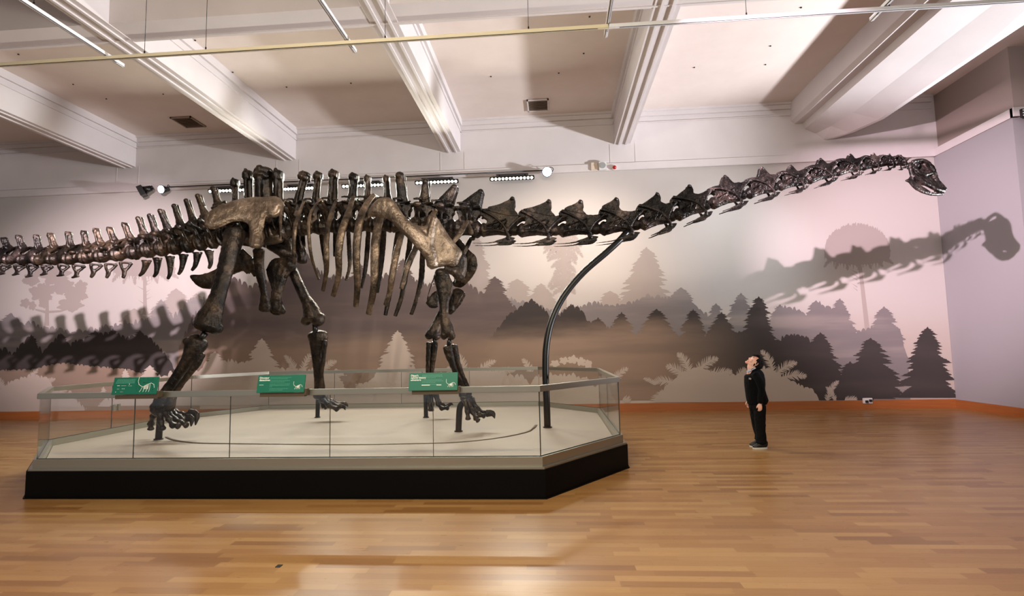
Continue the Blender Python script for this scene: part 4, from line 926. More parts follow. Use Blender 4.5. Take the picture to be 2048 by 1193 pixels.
# sacral yoke between the two hip blades
bm = bmesh.new()
for s in (-1, 1):
    loft(bm, [P(470, 440, SY), P(470, 430, SY)+Vector((0, s*.5, 0))], [(.10, .08), (.12, .05)], 8, 2); loft(bm, [P(510, 440, SY), P(510, 430, SY)+Vector((0, s*.5, 0))], [(.10, .08), (.12, .05)], 8, 2)
    loft(bm, [P(552, 445, SY), P(552, 436, SY)+Vector((0, s*.5, 0))], [(.10, .10), (.12, .06)], 8, 2); loft(bm, [P(440, 470, SY), P(500, 480, SY), P(560, 475, SY)], [.1, .12, .1], 8, 2)
obj('sacral_rib', fuse(bm, .02, 4, .006), B, root)
Yp = 8.35
limb('pubis', b2, [(455, 600, Yp), (458, 680, Yp+.05), (470, 780, Yp+.1), (490, 880, Yp+.18), (495, 960, Yp+.25), (492, 1000, Yp+.27)], [(42, 34), (36, 26), (33, 22), (28, 20), (42, 28), (42, 26)], label='near pubis', rough=.006)
bm = bmesh.new(); yq = 9.05
plate(bm, [b2(*p) for p in ((505, 730), (530, 680), (570, 650), (640, 652), (697, 668), (702, 715), (660, 755), (632, 820), (612, 900), (608, 960), (636, 1005), (620, 1025), (575, 1032), (535, 1015), (528, 945), (548, 860), (520, 790))], yq, .13)
loft(bm, [P(*b2(640, 690), yq), P(*b2(680, 700), yq+.1)], [.12, .1], 10, 2)
loft(bm, [P(*b2(560, 980), yq), P(*b2(610, 1005), yq)], [.08, .06], 10, 2)
tag(obj('pubis', fuse(bm, .014, 5, .006), B, root), 'broader far pubis')
# pubic peduncle of the far hip
bm = bmesh.new(); loft(bm, [P(*b2(600, 440), 9.35), P(*b2(620, 540), 9.3), P(*b2(650, 640), 9.2)], [(.2, .12), (.16, .12), (.14, .12)], 10, 3); loft(bm, [P(*b2(520, 565), 9.1), P(*b2(600, 600), 9.15), P(*b2(650, 620), 9.2)], [(.07, .08), (.1, .1), (.1, .1)], 10, 3)
obj('hip_peduncle', fuse(bm, .018, 5, .006), B, root)
def ischium(dY, name_label, shift=0):
    bm = bmesh.new(); y0 = 8.35+dY
    px = [(340, 590), (368, 620), (395, 640), (440, 650), (452, 700), (430, 780), (395, 740), (378, 762), (350, 738), (300, 752), (258, 770), (200, 812), (130, 858), (60, 842), (8, 792), (6, 764), (60, 762), (150, 738), (235, 680), (290, 620)]
    plate(bm, [b2(x+shift, y-shift*.1) for x, y in px], y0, .11)
    loft(bm, [P(*b2(400+shift, 700), y0), P(*b2(440+shift, 690), y0)], [.1, .12], 9, 2)
    tag(obj('ischium', fuse(bm, .014, 5, .006), B, root), name_label)
ischium(.15, 'near ischium'); ischium(.65, 'far ischium', 14)
# ---------------- hind legs
def knob(fr, lst, sc): return lambda bm: [fball(bm, fr, *q, sc) for q in lst]
limb('femur', b2, [(295, 478, 8.12), (292, 520, 8.1), (268, 600, 8.05), (242, 700, 8.0), (215, 800, 7.95), (188, 890, 7.9), (160, 970, 7.85), (128, 1050, 7.8), (112, 1110, 7.78)], [(76, 58), (74, 54), (66, 48), (60, 44), (57, 42), (58, 44), (68, 52), (92, 68), (98, 72)],
     extra=lambda bm: (fball(bm, b2, 330, 500, 8.2, 44, 3.315), fball(bm, b2, 60, 1085, 7.82, (46, 40), 3.315), fball(bm, b2, 170, 1120, 7.8, (52, 44), 3.315), fball(bm, b2, 110, 1100, 7.92, (60, 44), 3.315)), label='near femur with the knee end widened', voxel=.014)
limb('femur', b2, [(655, 700, 9.3), (690, 760, 9.3), (730, 850, 9.3), (770, 930, 9.3), (800, 990, 9.3), (815, 1050, 9.3)], [(46, 46), (36, 34), (36, 32), (38, 34), (56, 44), (72, 52)],
     extra=lambda bm: (fball(bm, b2, 770, 1068, 9.3, (38, 34), 3.315), fball(bm, b2, 850, 1062, 9.3, (46, 46), 3.315), fball(bm, b2, 872, 1040, 9.3, (26, 24), 3.315)), label='far femur stretched forward', voxel=.013)
for (x, y, x2, y2, Y) in ((100, 1150, 60, 1200, 7.78), (828, 1090, 832, 1150, 9.32)):
    bm = bmesh.new(); cyl(bm, P(*b2(x, y), Y), P(*b2(x2, y2), Y), .045, 10); obj('knee_rod', bm, M['blackmetal'], root)
limb('tibia', f7, [(560, 330, 7.76), (550, 390, 7.75), (500, 480, 7.73), (440, 570, 7.72), (385, 650, 7.7), (340, 720, 7.69), (300, 800, 7.68), (285, 860, 7.67)], [(92, 70), (84, 62), (58, 48), (46, 40), (44, 38), (52, 40), (72, 52), (70, 50)], sc=3.976,
     extra=lambda bm: (fball(bm, f7, 500, 330, 7.76, (44, 36), 3.976), fball(bm, f7, 620, 360, 7.78, (40, 50), 3.976), fball(bm, f7, 555, 295, 7.76, (40, 26), 3.976), fball(bm, f7, 250, 850, 7.68, (52, 40), 3.976)), label='near shin bone, leaning back', voxel=.014)
limb('fibula', f7, [(600, 430, 7.60), (575, 500, 7.58), (510, 590, 7.56), (450, 670, 7.56), (395, 750, 7.56), (360, 830, 7.56), (350, 870, 7.56)], [(44, 30), (36, 26), (28, 22), (26, 20), (30, 22), (48, 30), (44, 28)], sc=3.976, voxel=.012)
limb('ankle_bone', f7, [(230, 870, 7.65), (280, 895, 7.64), (340, 880, 7.62)], [(34, 44), (44, 50), (38, 44)], sc=3.976, voxel=.012)
limb('tibia', f7, [(1530, 272, 9.4), (1532, 310, 9.4), (1532, 400, 9.42), (1535, 500, 9.45), (1542, 620, 9.5), (1548, 720, 9.55), (1545, 775, 9.56)], [(84, 60), (76, 56), (58, 46), (46, 38), (40, 34), (48, 38), (52, 42)], sc=3.976, extra=lambda bm: (fball(bm, f7, 1580, 300, 9.4, (34, 40), 3.976),), label='far shin bone, upright', voxel=.013)
limb('fibula', f7, [(1590, 330, 9.3), (1580, 450, 9.32), (1565, 600, 9.36), (1565, 720, 9.4)], [(22, 22), (18, 16), (16, 14), (24, 18)], sc=3.976, voxel=.011)
def toe(fr, sc, pts, r, m=B, claw=None):
    bm = bmesh.new()
    for (x0, y0, Y0), (x1, y1, Y1) in zip(pts, pts[1:]):
        a, b_ = P(*fr(x0, y0), Y0), P(*fr(x1, y1), Y1); k = S(Y0)/sc
        loft(bm, [a, a.lerp(b_, .5), b_-(b_-a)*.04], [r*k, r*k*.62, r*k*.95], 9, 3)
    if claw:
        (x0, y0, Y0), q, (x1, y1, Y1), rr_ = claw; k = S(Y0)/sc
        loft(bm, [P(*fr(x0, y0), Y0), P(*fr(*q), Y0), P(*fr(x1, y1), Y1)], [(rr_*k, rr_*.6*k), (rr_*.85*k, rr_*.5*k), (rr_*.15*k, rr_*.15*k)], 9, 3)
    obj('toe', fuse(bm, .008, 2, .003), m, root)
toe(f7, 3.976, [(225, 925, 7.75), (205, 990, 7.8), (205, 1030, 7.8)], 30)
toe(f7, 3.976, [(280, 915, 7.5), (285, 975, 7.45), (300, 1030, 7.42)], 30)
toe(f7, 3.976, [(320, 905, 7.55), (350, 950, 7.5), (380, 1000, 7.48), (425, 1005, 7.45)], 30)
toe(f7, 3.976, [(350, 900, 7.65), (395, 950, 7.6), (440, 975, 7.55), (490, 1000, 7.5)], 28)
toe(f7, 3.976, [(380, 895, 7.75), (430, 930, 7.7), (480, 970, 7.65)], 28, claw=((490, 940, 7.6), (530, 950), (525, 1010, 7.55), 34))
toe(f7, 3.976, [(400, 890, 7.9), (450, 910, 7.85), (500, 915, 7.8)], 28, claw=((510, 905, 7.8), (568, 920), (560, 998, 7.75), 40))
toe(f7, 3.976, [(1560, 800, 9.65), (1580, 845, 9.6), (1600, 855, 9.6)], 26)
toe(f7, 3.976, [(1570, 795, 9.55), (1620, 840, 9.5), (1690, 870, 9.45)], 28)
toe(f7, 3.976, [(1590, 790, 9.6), (1640, 825, 9.55), (1710, 850, 9.5)], 28, claw=((1700, 845, 9.5), (1740, 850), (1752, 880, 9.45), 20))
toe(f7, 3.976, [(1600, 780, 9.7), (1650, 810, 9.68), (1720, 835, 9.65)], 26, claw=((1715, 832, 9.6), (1755, 828), (1774, 852, 9.6), 20))
# ---------------- shoulder
YN = 7.92
scap = [(182, 355), (190, 312), (240, 256), (310, 244), (355, 270), (392, 322), (440, 388), (500, 428), (545, 438), (570, 425), (578, 380), (610, 352), (650, 388), (700, 470), (760, 550), (800, 600), (792, 640), (760, 700), (700, 700), (640, 715), (600, 726), (585, 700), (580, 660), (540, 600), (490, 550), (430, 500), (370, 432), (310, 392), (250, 376), (200, 372)]
def girdle(side):
    bm = bmesh.new(); plate(bm, [c3(*p) for p in scap], YN, .085)
    loft(bm, [P(*c3(330, 330), YN-.02), P(*c3(430, 440), YN-.04), P(*c3(540, 540), YN-.05), P(*c3(600, 640), YN-.03), P(*c3(610, 700), YN)], [(.10, .035), (.10, .05), (.12, .055), (.09, .06), (.08, .07)], 12, 3)
    loft(bm, [P(*c3(625, 380), YN-.02), P(*c3(600, 470), YN-.05), P(*c3(590, 560), YN-.05)], [(.04, .04), (.045, .04), (.05, .03)], 10, 3)
    hx = P(*c3(500, 480), YN)
    def bend(v):
        v = v.copy(); v.y += .16*((v.x-hx.x)/1.0)**2*.8 + .10*max(0, v.x-hx.x)
        if side > 0: v.y = 2*SY-v.y
        return v
    obj('scapula', fuse(bm, .013, 5, .005, bend), B_LIT if side < 0 else B, root)
    cor = [(690, 690), (715, 640), (770, 605), (805, 600), (832, 640), (838, 700), (832, 745), (810, 790), (775, 800), (745, 770), (705, 735)]
    bm = bmesh.new(); plate(bm, [c3(*p) for p in cor], YN+.13, .10)
    loft(bm, [P(*c3(700, 720), YN+.1), P(*c3(760, 740), YN+.12)], [.07, .06], 9, 2)
    def bend2(v):
        v = v.copy(); v.y += .30*max(0, v.x-P(*c3(700, 700), YN).x)
        if side > 0: v.y = 2*SY-v.y
        return v
    me = fuse(bm, .012, 5, .006, bend2)
    obj('coracoid', me, B, root)
girdle(-1)
# far shoulder, placed a little further forward
bm = bmesh.new()
plate(bm, [c3(*p) for p in ((560, 470), (640, 440), (720, 460), (785, 512), (850, 590), (905, 645), (920, 700), (905, 750), (870, 800), (820, 845), (770, 845), (740, 820), (760, 780), (700, 700), (640, 600))], 9.45, .10)
far_o = obj('scapula', fuse(bm, .014, 6, .008, lambda v: Vector((v.x, v.y-.35*max(0, v.x-P(*c3(760, 700), 9.45).x), v.z))), B, root); tag(far_o, 'far shoulder blade and coracoid')
bm = bmesh.new()
plate(bm, [c3(*p) for p in ((730, 870), (780, 850), (830, 880), (822, 920), (780, 985), (730, 1030), (715, 980))], 9.3, .12)
obj('humerus_head', fuse(bm, .014, 5, .006), B, root)
bm = bmesh.new(); plate(bm, [c3(*p) for p in ((567, 948), (610, 885), (650, 876), (652, 975), (596, 982))], 8.9, .05); loft(bm, [P(*c3(640, 740), 8.7), P(*c3(605, 830), 8.8), P(*c3(575, 930), 8.9)], [.014, .012, .01], 7, 3)
obj('sternal_plate', fuse(bm, .012, 3, .004), B, root)
limb('humerus', c3, [(672, 760, 7.95), (678, 800, 7.95), (688, 880, 7.93), (690, 960, 7.92), (692, 1040, 7.9), (708, 1110, 7.9), (714, 1160, 7.9)], [(54, 40), (54, 38), (46, 26), (34, 28), (32, 28), (42, 34), (50, 36)], extra=lambda bm: (fball(bm, c3, 670, 748, 7.95, (44, 30), 3.315), fball(bm, c3, 688, 1165, 7.88, (26, 30), 3.315), fball(bm, c3, 742, 1165, 7.9, (26, 30), 3.315), loft(bm, pl_(c3, [(715, 770, 7.93), (735, 850, 7.93), (715, 930, 7.93)], 8), [.03, .04, .03], 8, 3)), label='near humerus with a raised crest', voxel=.013)
limb('humerus', c3, [(745, 900, 9.35), (700, 980, 9.4), (660, 1050, 9.4), (630, 1120, 9.4), (612, 1165, 9.4)], [(44, 40), (34, 32), (32, 28), (40, 34), (50, 38)], extra=lambda bm: (fball(bm, c3, 590, 1168, 9.4, (30, 26), 3.315), fball(bm, c3, 640, 1172, 9.4, (28, 26), 3.315)), label='far humerus sloping back', voxel=.013)
for (x, y, x2, y2, Y) in ((725, 1185, 722, 1235, 7.92), (625, 1180, 632, 1225, 9.42)):
    bm = bmesh.new(); cyl(bm, P(*c3(x, y), Y), P(*c3(x2, y2), Y), .032, 10); obj('elbow_rod', bm, M['blackmetal'], root)
limb('radius', h8, [(575, 375, 7.92), (590, 430, 7.93), (620, 520, 7.96), (655, 610, 8.0), (690, 700, 8.04), (700, 765, 8.06)], [(40, 34), (38, 30), (28, 26), (26, 24), (32, 26), (36, 30)], sc=3.976, voxel=.012)
limb('ulna', h8, [(618, 372, 8.02), (632, 430, 8.04), (660, 520, 8.06), (695, 610, 8.1), (725, 690, 8.12), (742, 760, 8.14)], [(46, 40), (36, 32), (26, 24), (24, 22), (28, 24), (34, 28)], sc=3.976, voxel=.012)
limb('radius', h8, [(428, 345, 9.42), (424, 430, 9.45), (420, 560, 9.5), (420, 680, 9.55), (430, 750, 9.6)], [(24, 22), (20, 18), (18, 16), (20, 18), (26, 20)], sc=3.976, voxel=.011)
limb('ulna', h8, [(466, 345, 9.5), (466, 420, 9.52), (452, 540, 9.56), (448, 660, 9.6), (462, 750, 9.64)], [(36, 30), (28, 24), (22, 20), (20, 18), (28, 22)], sc=3.976, voxel=.011)
limb('wrist_bone', h8, [(690, 775, 8.05), (725, 785, 8.06), (760, 775, 8.1)], [(26, 26), (30, 32), (24, 26)], sc=3.976, voxel=.01)
for pts in ([(715, 800, 7.98), (735, 890, 7.9), (740, 950, 7.86)], [(740, 800, 8.0), (775, 890, 7.92), (805, 945, 7.85), (820, 962, 7.84)], [(760, 795, 8.1), (800, 870, 8.05), (830, 915, 8.0), (870, 925, 7.98)], [(765, 795, 8.2), (815, 870, 8.18), (870, 905, 8.12)]): toe(h8, 3.976, pts, 26)
toe(h8, 3.976, [(770, 790, 8.28), (820, 880, 8.26), (880, 905, 8.22)], 24, claw=((885, 905, 8.15), (935, 905), (952, 945, 8.1), 30))
for pts in ([(425, 760, 9.66), (435, 830, 9.6), (440, 880, 9.55)], [(445, 760, 9.7), (455, 830, 9.66), (450, 880, 9.6)], [(480, 760, 9.72), (500, 830, 9.7), (530, 865, 9.66), (580, 862, 9.62)]): toe(h8, 3.976, pts, 22)
toe(h8, 3.976, [(490, 755, 9.8), (515, 820, 9.78), (570, 845, 9.74)], 20, claw=((570, 848, 9.7), (605, 828), (622, 840, 9.66), 15))
# ---------------- skull and jaw
k = S(SY)
bm = bmesh.new(); Yk = SY
sk = lambda *l: [e5(*p) for p in l]
for s in (-1, 1):
    y = lambda w_: Yk+s*w_
    def rod(lst, r): loft(bm, [P(*e5(a, b_), y(w_)) for a, b_, w_ in lst], [q*k/3.303*1.0 for q in (r if isinstance(r, list) else [r]*len(lst))], 8, 3)
    rod([(1735, 112, .10), (1795, 100, .11), (1845, 122, .11), (1868, 170, .10)], [13, 11, 10, 10])      # brow over the eye socket
    rod([(1740, 150, .11), (1790, 190, .13), (1830, 195, .13), (1862, 185, .11)], [13, 10, 10, 9])        # lower rim of the socket
    rod([(1722, 120, .09), (1722, 165, .10), (1735, 215, .11), (1738, 245, .11)], [14, 14, 12, 9])        # cheek at the back
    rod([(1815, 105, .05), (1862, 165, .05), (1890, 225, .05), (1935, 275, .045), (1948, 295, .04)], [13, 12, 11, 12, 13])   # top of the snout
    rod([(1745, 205, .12), (1790, 240, .12), (1850, 270, .10), (1905, 298, .08), (1940, 305, .05)], [14, 15, 15, 17, 15])     # cheek and tooth row
    rod([(1800, 195, .12), (1840, 240, .11), (1870, 285, .09)], [12, 12, 14])
    rod([(1870, 190, .09), (1895, 240, .08), (1925, 290, .06)], [10, 9, 11])
    for q in range(9):
        t = q/8; rod([(1880+62*t, 306-2*t, .075-.03*t), (1872+62*t, 326-2*t, .075-.03*t)], [3.6, 2.2])
for s in (-1, 1):
    plate(bm, [e5(*p) for p in ((1722, 118), (1720, 200), (1740, 238), (1790, 268), (1842, 262), (1815, 215), (1775, 192), (1752, 160), (1748, 128))], Yk+s*.105, .03)
    plate(bm, [e5(*p) for p in ((1812, 205), (1850, 262), (1905, 312), (1948, 306), (1925, 270), (1885, 232), (1862, 190), (1830, 188))], Yk+s*.075, .03)
    plate(bm, [e5(*p) for p in ((1840, 118), (1868, 165), (1895, 225), (1910, 235), (1880, 170), (1858, 120))], Yk+s*.05, .03)
plate(bm, [e5(*p) for p in ((1740, 120), (1800, 108), (1848, 128), (1866, 180), (1830, 198), (1780, 192), (1745, 165))], Yk, .07)
ball(bm, P(*e5(1745, 140), Yk), (30*k/3.3, .10, 34*k/3.3)); ball(bm, P(*e5(1712, 148), Yk), (16*k/3.3, .04, 14*k/3.3))
loft(bm, [P(*e5(1790, 112), Yk), P(*e5(1850, 150), Yk), P(*e5(1890, 215), Yk)], [(.02, .1), (.02, .10), (.02, .05)], 8, 3)
loft(bm, [P(*e5(1915, 270), Yk), P(*e5(1945, 298), Yk)], [(16*k/3.3, .06), (14*k/3.3, .05)], 10, 2)
skull = obj('skull', fuse(bm, .0075, 2, .003), BN, root)
bm = bmesh.new()
for s in (-1, 1):
    loft(bm, [P(*e5(1690, 236), Yk+s*.11), P(*e5(1722, 240), Yk+s*.12), P(*e5(1765, 285), Yk+s*.115), P(*e5(1830, 318), Yk+s*.09), P(*e5(1890, 327), Yk+s*.05), P(*e5(1930, 322), Yk+s*.01)], [(6*k/3.3, .02), (18*k/3.3, .022), (17*k/3.3, .022), (12*k/3.3, .02), (11*k/3.3, .025), (10*k/3.3, .03)], 9, 3)
for s in (-1, 1): plate(bm, [e5(*p) for p in ((1700, 236), (1722, 205), (1745, 236), (1790, 268), (1830, 292), (1860, 318), (1815, 316), (1760, 292), (1728, 262))], Yk+s*.10, .025)
obj('mandible', fuse(bm, .0075, 2, .002), BN, skull)
# ---------------- steel supports
def post(pts, r, label=None):
    bm = bmesh.new(); W = [Vector(p) for p in pts]; loft(bm, W, [r]*len(W), 14, 5, cap=.05)
    cyl(bm, W[0]+Vector((0, 0, -.002)), W[0]+Vector((0, 0, .012)), r*1.35, 20); obj('support_post', bm, M['blackmetal'], root)
def onz(x, y): p = PZ(x, y, DZ); return Vector((p.x, p.y, DZ+.004))
for x, y, hx, hy, r in ((317, 880, 322, 822, .045), (635, 836, 636, 790, .038), (852, 836, 851, 788, .038)):
    b0 = onz(x, y); t0 = P(hx, hy, b0.y); post([b0, b0.lerp(t0, .5), t0], r)
b0 = onz(917, 864); post([b0, P(918, 838, b0.y), P(920, 815, b0.y), P(928, 804, b0.y), P(942, 797, 8.1)], .045)
b0 = onz(1095, 856); np_ = [(1093, 800), (1091, 742), (1093, 690), (1104, 640), (1128, 592), (1166, 546), (1212, 506), (1238, 482), (1254, 464)]
post([b0]+[P(x, y, b0.y+(SY-b0.y)*(i/8)**1.2) for i, (x, y) in enumerate(np_)], .05)
# ============================================================ BOY
BY = 8.46
k = S(BY+.0)*.978
skin = mat('skin', (232, 186, 168), .5); skin.node_tree.nodes['Principled BSDF'].inputs['Subsurface Weight'].default_value = .08
g = G(skin); v = g.coord(); g.set(g.b.inputs['Base Color'], g.mix(g.sstep(g.noise(v, 9, 3), .4, .7), lin((234, 190, 172)), lin((224, 164, 148))))
navy = mat('navy_knit', (3, 4, 7), .95); g = G(navy); v = g.coord(); g.bump(g.noise(v, 180, 3), .3, .003)
trou = mat('black_trousers', (4, 4, 5), .85); g = G(trou); v = g.coord(); g.bump(g.noise(v, 25, 3), .3, .01)
for q__ in (navy, trou): q__.node_tree.nodes['Principled BSDF'].inputs['Specular IOR Level'].default_value = .2
shirt = mat('pale_blue_shirt', (170, 190, 214), .7); hairm = mat('dark_brown_hair', (13, 8, 7), .8); hairm.node_tree.nodes['Principled BSDF'].inputs['Specular IOR Level'].default_value = .15
g = G(hairm); v = g.coord(); g.bump(g.noise(g.mapv(v, (90, 90, 20)), 3, 4), .6, .01)
shoe = mat('black_shoe', (10, 10, 11), .45); sole = mat('white_sole', (206, 204, 198), .5); lipm = mat('lip', (176, 96, 86), .5); eyem = mat('eye_white', (230, 226, 220), .25); irism = mat('brown_iris', (50, 32, 22), .2)
foot_c = PZ(1521, 897, 0)
boy = empty('person', (foot_c.x, BY, 0), 'boy in dark jumper and black trousers with head tilted back, looking up', 'person')
def q6(x, y, dy=0): return P(1440+x/4.97, 680+y/4.97, BY+dy)
def lf(bm, lst, rad, n=12, kk=4, side=Vector((0, 1, 0))): loft(bm, [q6(*p) for p in lst], [(r[0]*k/4.97, r[1]) if isinstance(r, tuple) else (r*k/4.97, r*k/4.97) for r in rad], n, kk, side)
fz = 0.0
# head frame: F = where the face looks, UH = crown direction
F = Vector((-.60, -.02, .80)).normalized(); UH = Vector((.80, 0, .60)).normalized(); SD = Vector((0, 1, 0))
HC = q6(346, 230)
hd = lambda f, u, s=0: HC+F*f+UH*u+SD*s
bm = bmesh.new()
lf(bm, [(318, 300), (310, 268), (322, 245)], [(44, .048), (38, .044), (38, .044)])            # neck
res = bmesh.ops.create_uvsphere(bm, u_segments=28, v_segments=20, radius=1)
for vtx in res['verts']:
    c = vtx.co.copy(); f, u, s = c.x, c.z, c.y
    wj = .074*(1-.28*max(0, -u)**1.3); vtx.co = hd(f*(.088 if f > 0 else .098)+.0-.012*max(0, -u)*(1 if f < 0 else 0), u*(.108 if u > 0 else .112), s*wj)
def hball(f, u, s, rf, ru, rs, bmx=None):
    res = bmesh.ops.create_uvsphere(bmx or bm, u_segments=12, v_segments=8, radius=1)
    for vtx in res['verts']: c = vtx.co.copy(); vtx.co = hd(f+c.x*rf, u+c.z*ru, s+c.y*rs)
hball(.078, -.088, 0, .022, .018, .022)               # chin
hball(.084, -.055, 0, .012, .014, .024)               # mouth
loft(bm, [hd(.082, .022), hd(.094, -.005), hd(.101, -.023)], [.008, .009, .010], 8, 3); hball(.094, -.027, .008, .008, .007, .008); hball(.094, -.027, -.008, .008, .007, .008)
hball(.074, .034, 0, .018, .014, .045)                # brow
for s in (-1, 1): hball(.060, -.028, s*.042, .024, .026, .020)     # cheeks
for s in (-1, 1):
    for a in range(9):                                   # ear rim
        t = a/8*PI*1.35-.4; hball(-.012-.018*math.sin(t)+.004, -.012+.028*math.cos(t), s*.076, .0065, .0065, .006)
    hball(-.010, -.012, s*.073, .014, .022, .006); hball(-.004, -.040, s*.075, .007, .008, .005)
# torso, arms and legs are one body with the head
lf(bm, [(330, 330), (335, 400), (345, 480), (365, 560), (372, 640)], [(60, .10), (66, .12), (58, .105), (56, .10), (62, .11)])
armp = {-1: [(352, 345, -.125), (395, 420, -.175), (412, 500, -.185), (402, 580, -.18), (398, 632, -.175)], 1: [(335, 345, .125), (330, 420, .175), (310, 500, .185), (296, 560, .18), (285, 600, .17)]}
for s in (-1, 1): lf(bm, armp[s], [30, 28, 23, 19, 14])
legp = {-1: [(385, 640, -.07), (392, 760, -.075), (395, 860, -.075), (402, 960, -.075), (410, 1040, -.075)], 1: [(350, 640, .07), (352, 760, .075), (366, 860, .075), (384, 950, .075), (388, 1010, .08)]}
for s in (-1, 1): lf(bm, legp[s], [46, 38, 28, 24, 20])
# hands: palm, four curled fingers, thumb
def hand(wrist, s):
    w3 = q6(*wrist); dn = Vector((-.05, 0, -1)); fw = Vector((-1, 0, -.05)); ou = Vector((0, s, 0))
    loft(bm, [w3, w3+dn*.035, w3+dn*.068], [(.018, .012), (.030, .013), (.031, .012)], 10, 3)
    for i, ln in enumerate((.052, .060, .056, .044)):
        b_ = w3+dn*.066+fw*(.022-.0145*i)
        loft(bm, [b_, b_+dn*ln*.42+ou*-.002, b_+dn*ln*.72-ou*.014, b_+dn*ln*.72-ou*.028+Vector((0, 0, .006))], [.0078, .0074, .0068, .0058], 7, 2)
    tb = w3+dn*.022+fw*.020; loft(bm, [tb, tb+fw*.020+dn*.018-ou*.004, tb+fw*.022+dn*.044-ou*.012], [.011, .009, .0068], 7, 2)
hand((398, 634, -.175), -1); hand((285, 602, .17), 1)
body = obj('body', fuse(bm, .0052, 3, 0), skin, boy)
bm = bmesh.new()
for s in (-1, 1): hball(.0745, .010, s*.031, .011, .009, .014, bm)
fixn(bm); obj('eye', bm, eyem, boy, True)
bm = bmesh.new()
for s in (-1, 1): hball(.0835, .012, s*.031, .004, .006, .006, bm)
fixn(bm); obj('iris', bm, irism, boy, True)
bm = bmesh.new(); hball(.094, -.053, 0, .004, .003, .017, bm); hball(.092, -.060, 0, .004, .0035, .014, bm); fixn(bm); obj('mouth', bm, lipm, boy, True)
bm = bmesh.new()
for s in (-1, 1): loft(bm, [hd(.086, .026, s*.014), hd(.086, .031, s*.030), hd(.074, .026, s*.048)], [.003, .0042, .0025], 6, 3)
fixn(bm); obj('eyebrow', bm, hairm, boy, True)
# hair: cap over crown, back and fringe
bm = bmesh.new(); res = bmesh.ops.create_uvsphere(bm, u_segments=30, v_segments=22, radius=1); dele = []
for vtx in res['verts']:
    c = vtx.co.copy(); f, u, s = c.x, c.z, c.y
    if (f > .42 and u < .55) or (u < -.45 and f > -.75) or (f > -.12 and u < .12): dele.append(vtx); continue
    nn = .006*math.sin(f*19+s*14)*math.cos(u*17); vtx.co = hd(f*(.098+nn if f > 0 else .116+nn)-.004, u*(.122+nn), s*(.086+nn))
bmesh.ops.delete(bm, geom=dele, context='VERTS')
r = random.Random(5)
for i in range(46):
    a = r.uniform(-1, 1); u0 = r.uniform(-.03, .09); f0 = r.uniform(-.085, .02); sgn = r.choice((-1, 1))
    sx = sgn*math.sqrt(max(0, 1-(u0/.122)**2-(f0/.116)**2))*.084
    b_ = hd(f0, u0, sx); loft(bm, [b_, b_+(b_-HC).normalized()*.006-UH*.012, b_+(b_-HC).normalized()*.003-UH*.034-F*.008], [.009, .010, .004], 6, 2)
for i in range(11):
    s_ = -.055+.011*i; loft(bm, [hd(.045, .108, s_*.8), hd(.078, .082, s_), hd(.087, .056+r.uniform(-.006, .006), s_*1.02)], [.011, .010, .004], 6, 2)
hair_me = bm; fixn(bm); h_ = obj('hair', bm, hairm, boy, True); sm = h_.modifiers.new('s', 'SOLIDIFY'); sm.thickness = .01; sm.offset = -1
# jumper
bm = bmesh.new()
lf(bm, [(318, 296), (335, 330), (342, 370), (345, 430), (348, 500), (362, 570), (375, 612)], [(36, .06), (78, .125), (92, .15), (96, .15), (92, .145), (96, .145), (98, .15)], 18)
ball(bm, q6(345, 330), (70*k/4.97, .11, 26*k/4.97))
for s in (-1, 1): lf(bm, [(p[0], p[1], p[2]) for p in armp[s][:-1]]+[(armp[s][-1][0]+(1 if s < 0 else 0), armp[s][-1][1]-(8 if s < 0 else 14), armp[s][-1][2])], [40, 38, 32, 27, 24], 12)
lf(bm, [(378, 606), (380, 618)], [(96, .145), (94, .142)], 18, 2)
obj('jumper', fuse(bm, .0065, 3, .003), navy, boy)
# shirt collar and front opening
bm = bmesh.new()
cp = [(275, 318, -.012), (300, 312, -.05), (345, 286, -.062), (368, 280, 0), (345, 284, .062), (300, 306, .05), (272, 316, .012)]
loft(bm, [q6(x, y, d) for x, y, d in cp], [(.020, .006)]*len(cp), 8, 4, side=Vector((0, 0, 1)))
for s in (-1, 1): loft(bm, [q6(300, 300, s*.05), q6(284, 322, s*.042), q6(278, 336, s*.034)], [(.020, .006), (.018, .006), (.004, .004)], 8, 3)
obj('collar', fuse(bm, .004, 1, 0), shirt, boy)
bm = bmesh.new(); c0 = q6(298, 388, -.135); obox(bm, c0, Vector((.016, 0, -.004)), Vector((0, .004, 0)), Vector((.002, 0, .012))); fixn(bm); bmesh.ops.bevel(bm, geom=bm.edges[:], offset=.003, segments=1, affect='EDGES'); tag(obj('badge', bm, mat('badge_thread', (150, 146, 140), .7), boy), 'small pale crest on the jumper')
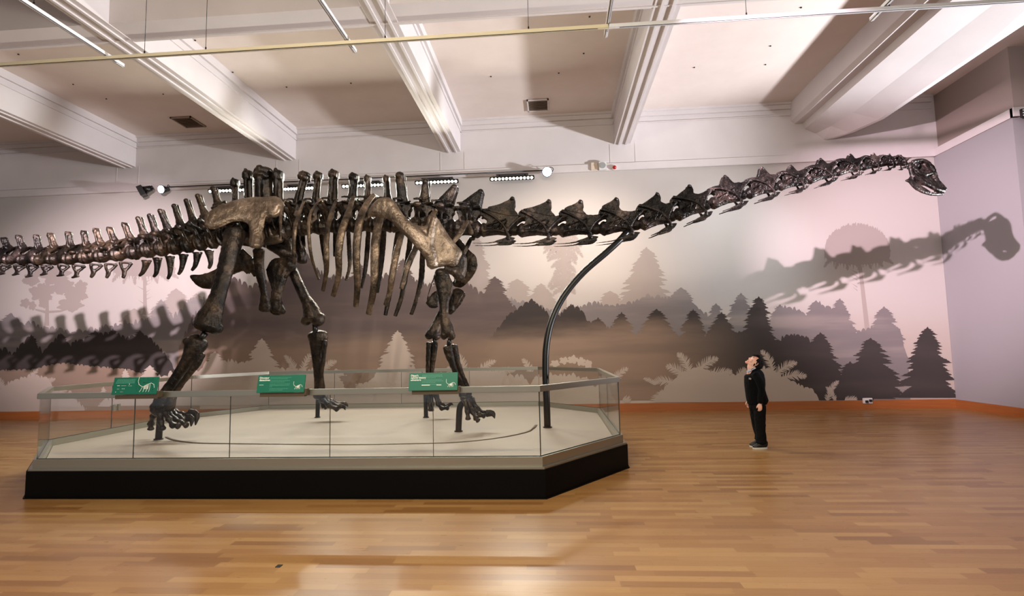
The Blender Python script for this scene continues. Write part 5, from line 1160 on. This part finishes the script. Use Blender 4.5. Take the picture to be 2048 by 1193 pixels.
# trousers
bm = bmesh.new(); lf(bm, [(370, 600), (368, 650), (368, 690)], [(78, .13), (76, .132), (70, .125)], 16)
lf(bm, [(392, 660, -.07), (397, 760, -.075), (400, 860, -.078), (408, 960, -.078), (412, 1020, -.078)], [(60, .085), (54, .078), (48, .07), (46, .066), (50, .070)], 14)
lf(bm, [(348, 660, .07), (352, 760, .075), (366, 860, .078), (384, 950, .08), (388, 985, .08)], [(52, .085), (48, .078), (40, .07), (36, .066), (40, .070)], 14)
obj('trousers', fuse(bm, .0065, 3, .006), trou, boy)
for s, (x0, x1, yb) in ((-1, (332, 484, 1092)), (1, (282, 425, 1062))):
    gY = PZ(1440+(x0+x1)/2/4.97, 680+yb/4.97, 0).y
    a, b_ = PZ(1440+x0/4.97, 680+yb/4.97, 0), PZ(1440+x1/4.97, 680+yb/4.97, 0); a.y = b_.y = BY+s*.08; L = (b_-a).length; d = Vector((1, 0, 0))
    bm = bmesh.new(); P0 = Vector((a.x, a.y, .012))
    loft(bm, [P0+d*L*.06+Vector((0, 0, .022)), P0+d*L*.25+Vector((0, 0, .030)), P0+d*L*.5+Vector((0, 0, .045)), P0+d*L*.72+Vector((0, 0, .062)), P0+d*L*.93+Vector((0, 0, .055))], [(.020, .032), (.032, .044), (.045, .044), (.060, .040), (.050, .036)], 12, 4)
    loft(bm, [P0+d*L*.75+Vector((0, 0, .07)), P0+d*L*.74+Vector((0, 0, .14))], [.045, .042], 12, 2)
    for v_ in bm.verts: v_.co.z = max(v_.co.z, .020)
    sh = obj('shoe', fuse(bm, .005, 2, 0), shoe, boy)
    bm = bmesh.new(); N_ = 26; lo, hi = [], []
    for i in range(N_):
        t = 2*PI*i/N_; u = math.cos(t); w_ = .043+.006*math.cos(t*1+PI); lo.append(bm.verts.new((a.x+L/2+u*L/2, a.y+math.sin(t)*w_, .001))); hi.append(bm.verts.new((a.x+L/2+u*(L/2+.002), a.y+math.sin(t)*w_*1.03, .026)))
    for i in range(N_): bm.faces.new((lo[i], lo[(i+1) % N_], hi[(i+1) % N_], hi[i]))
    bm.faces.new(lo); bm.faces.new(hi); fixn(bm); obj('sole', bm, sole, sh)
fuse_all()
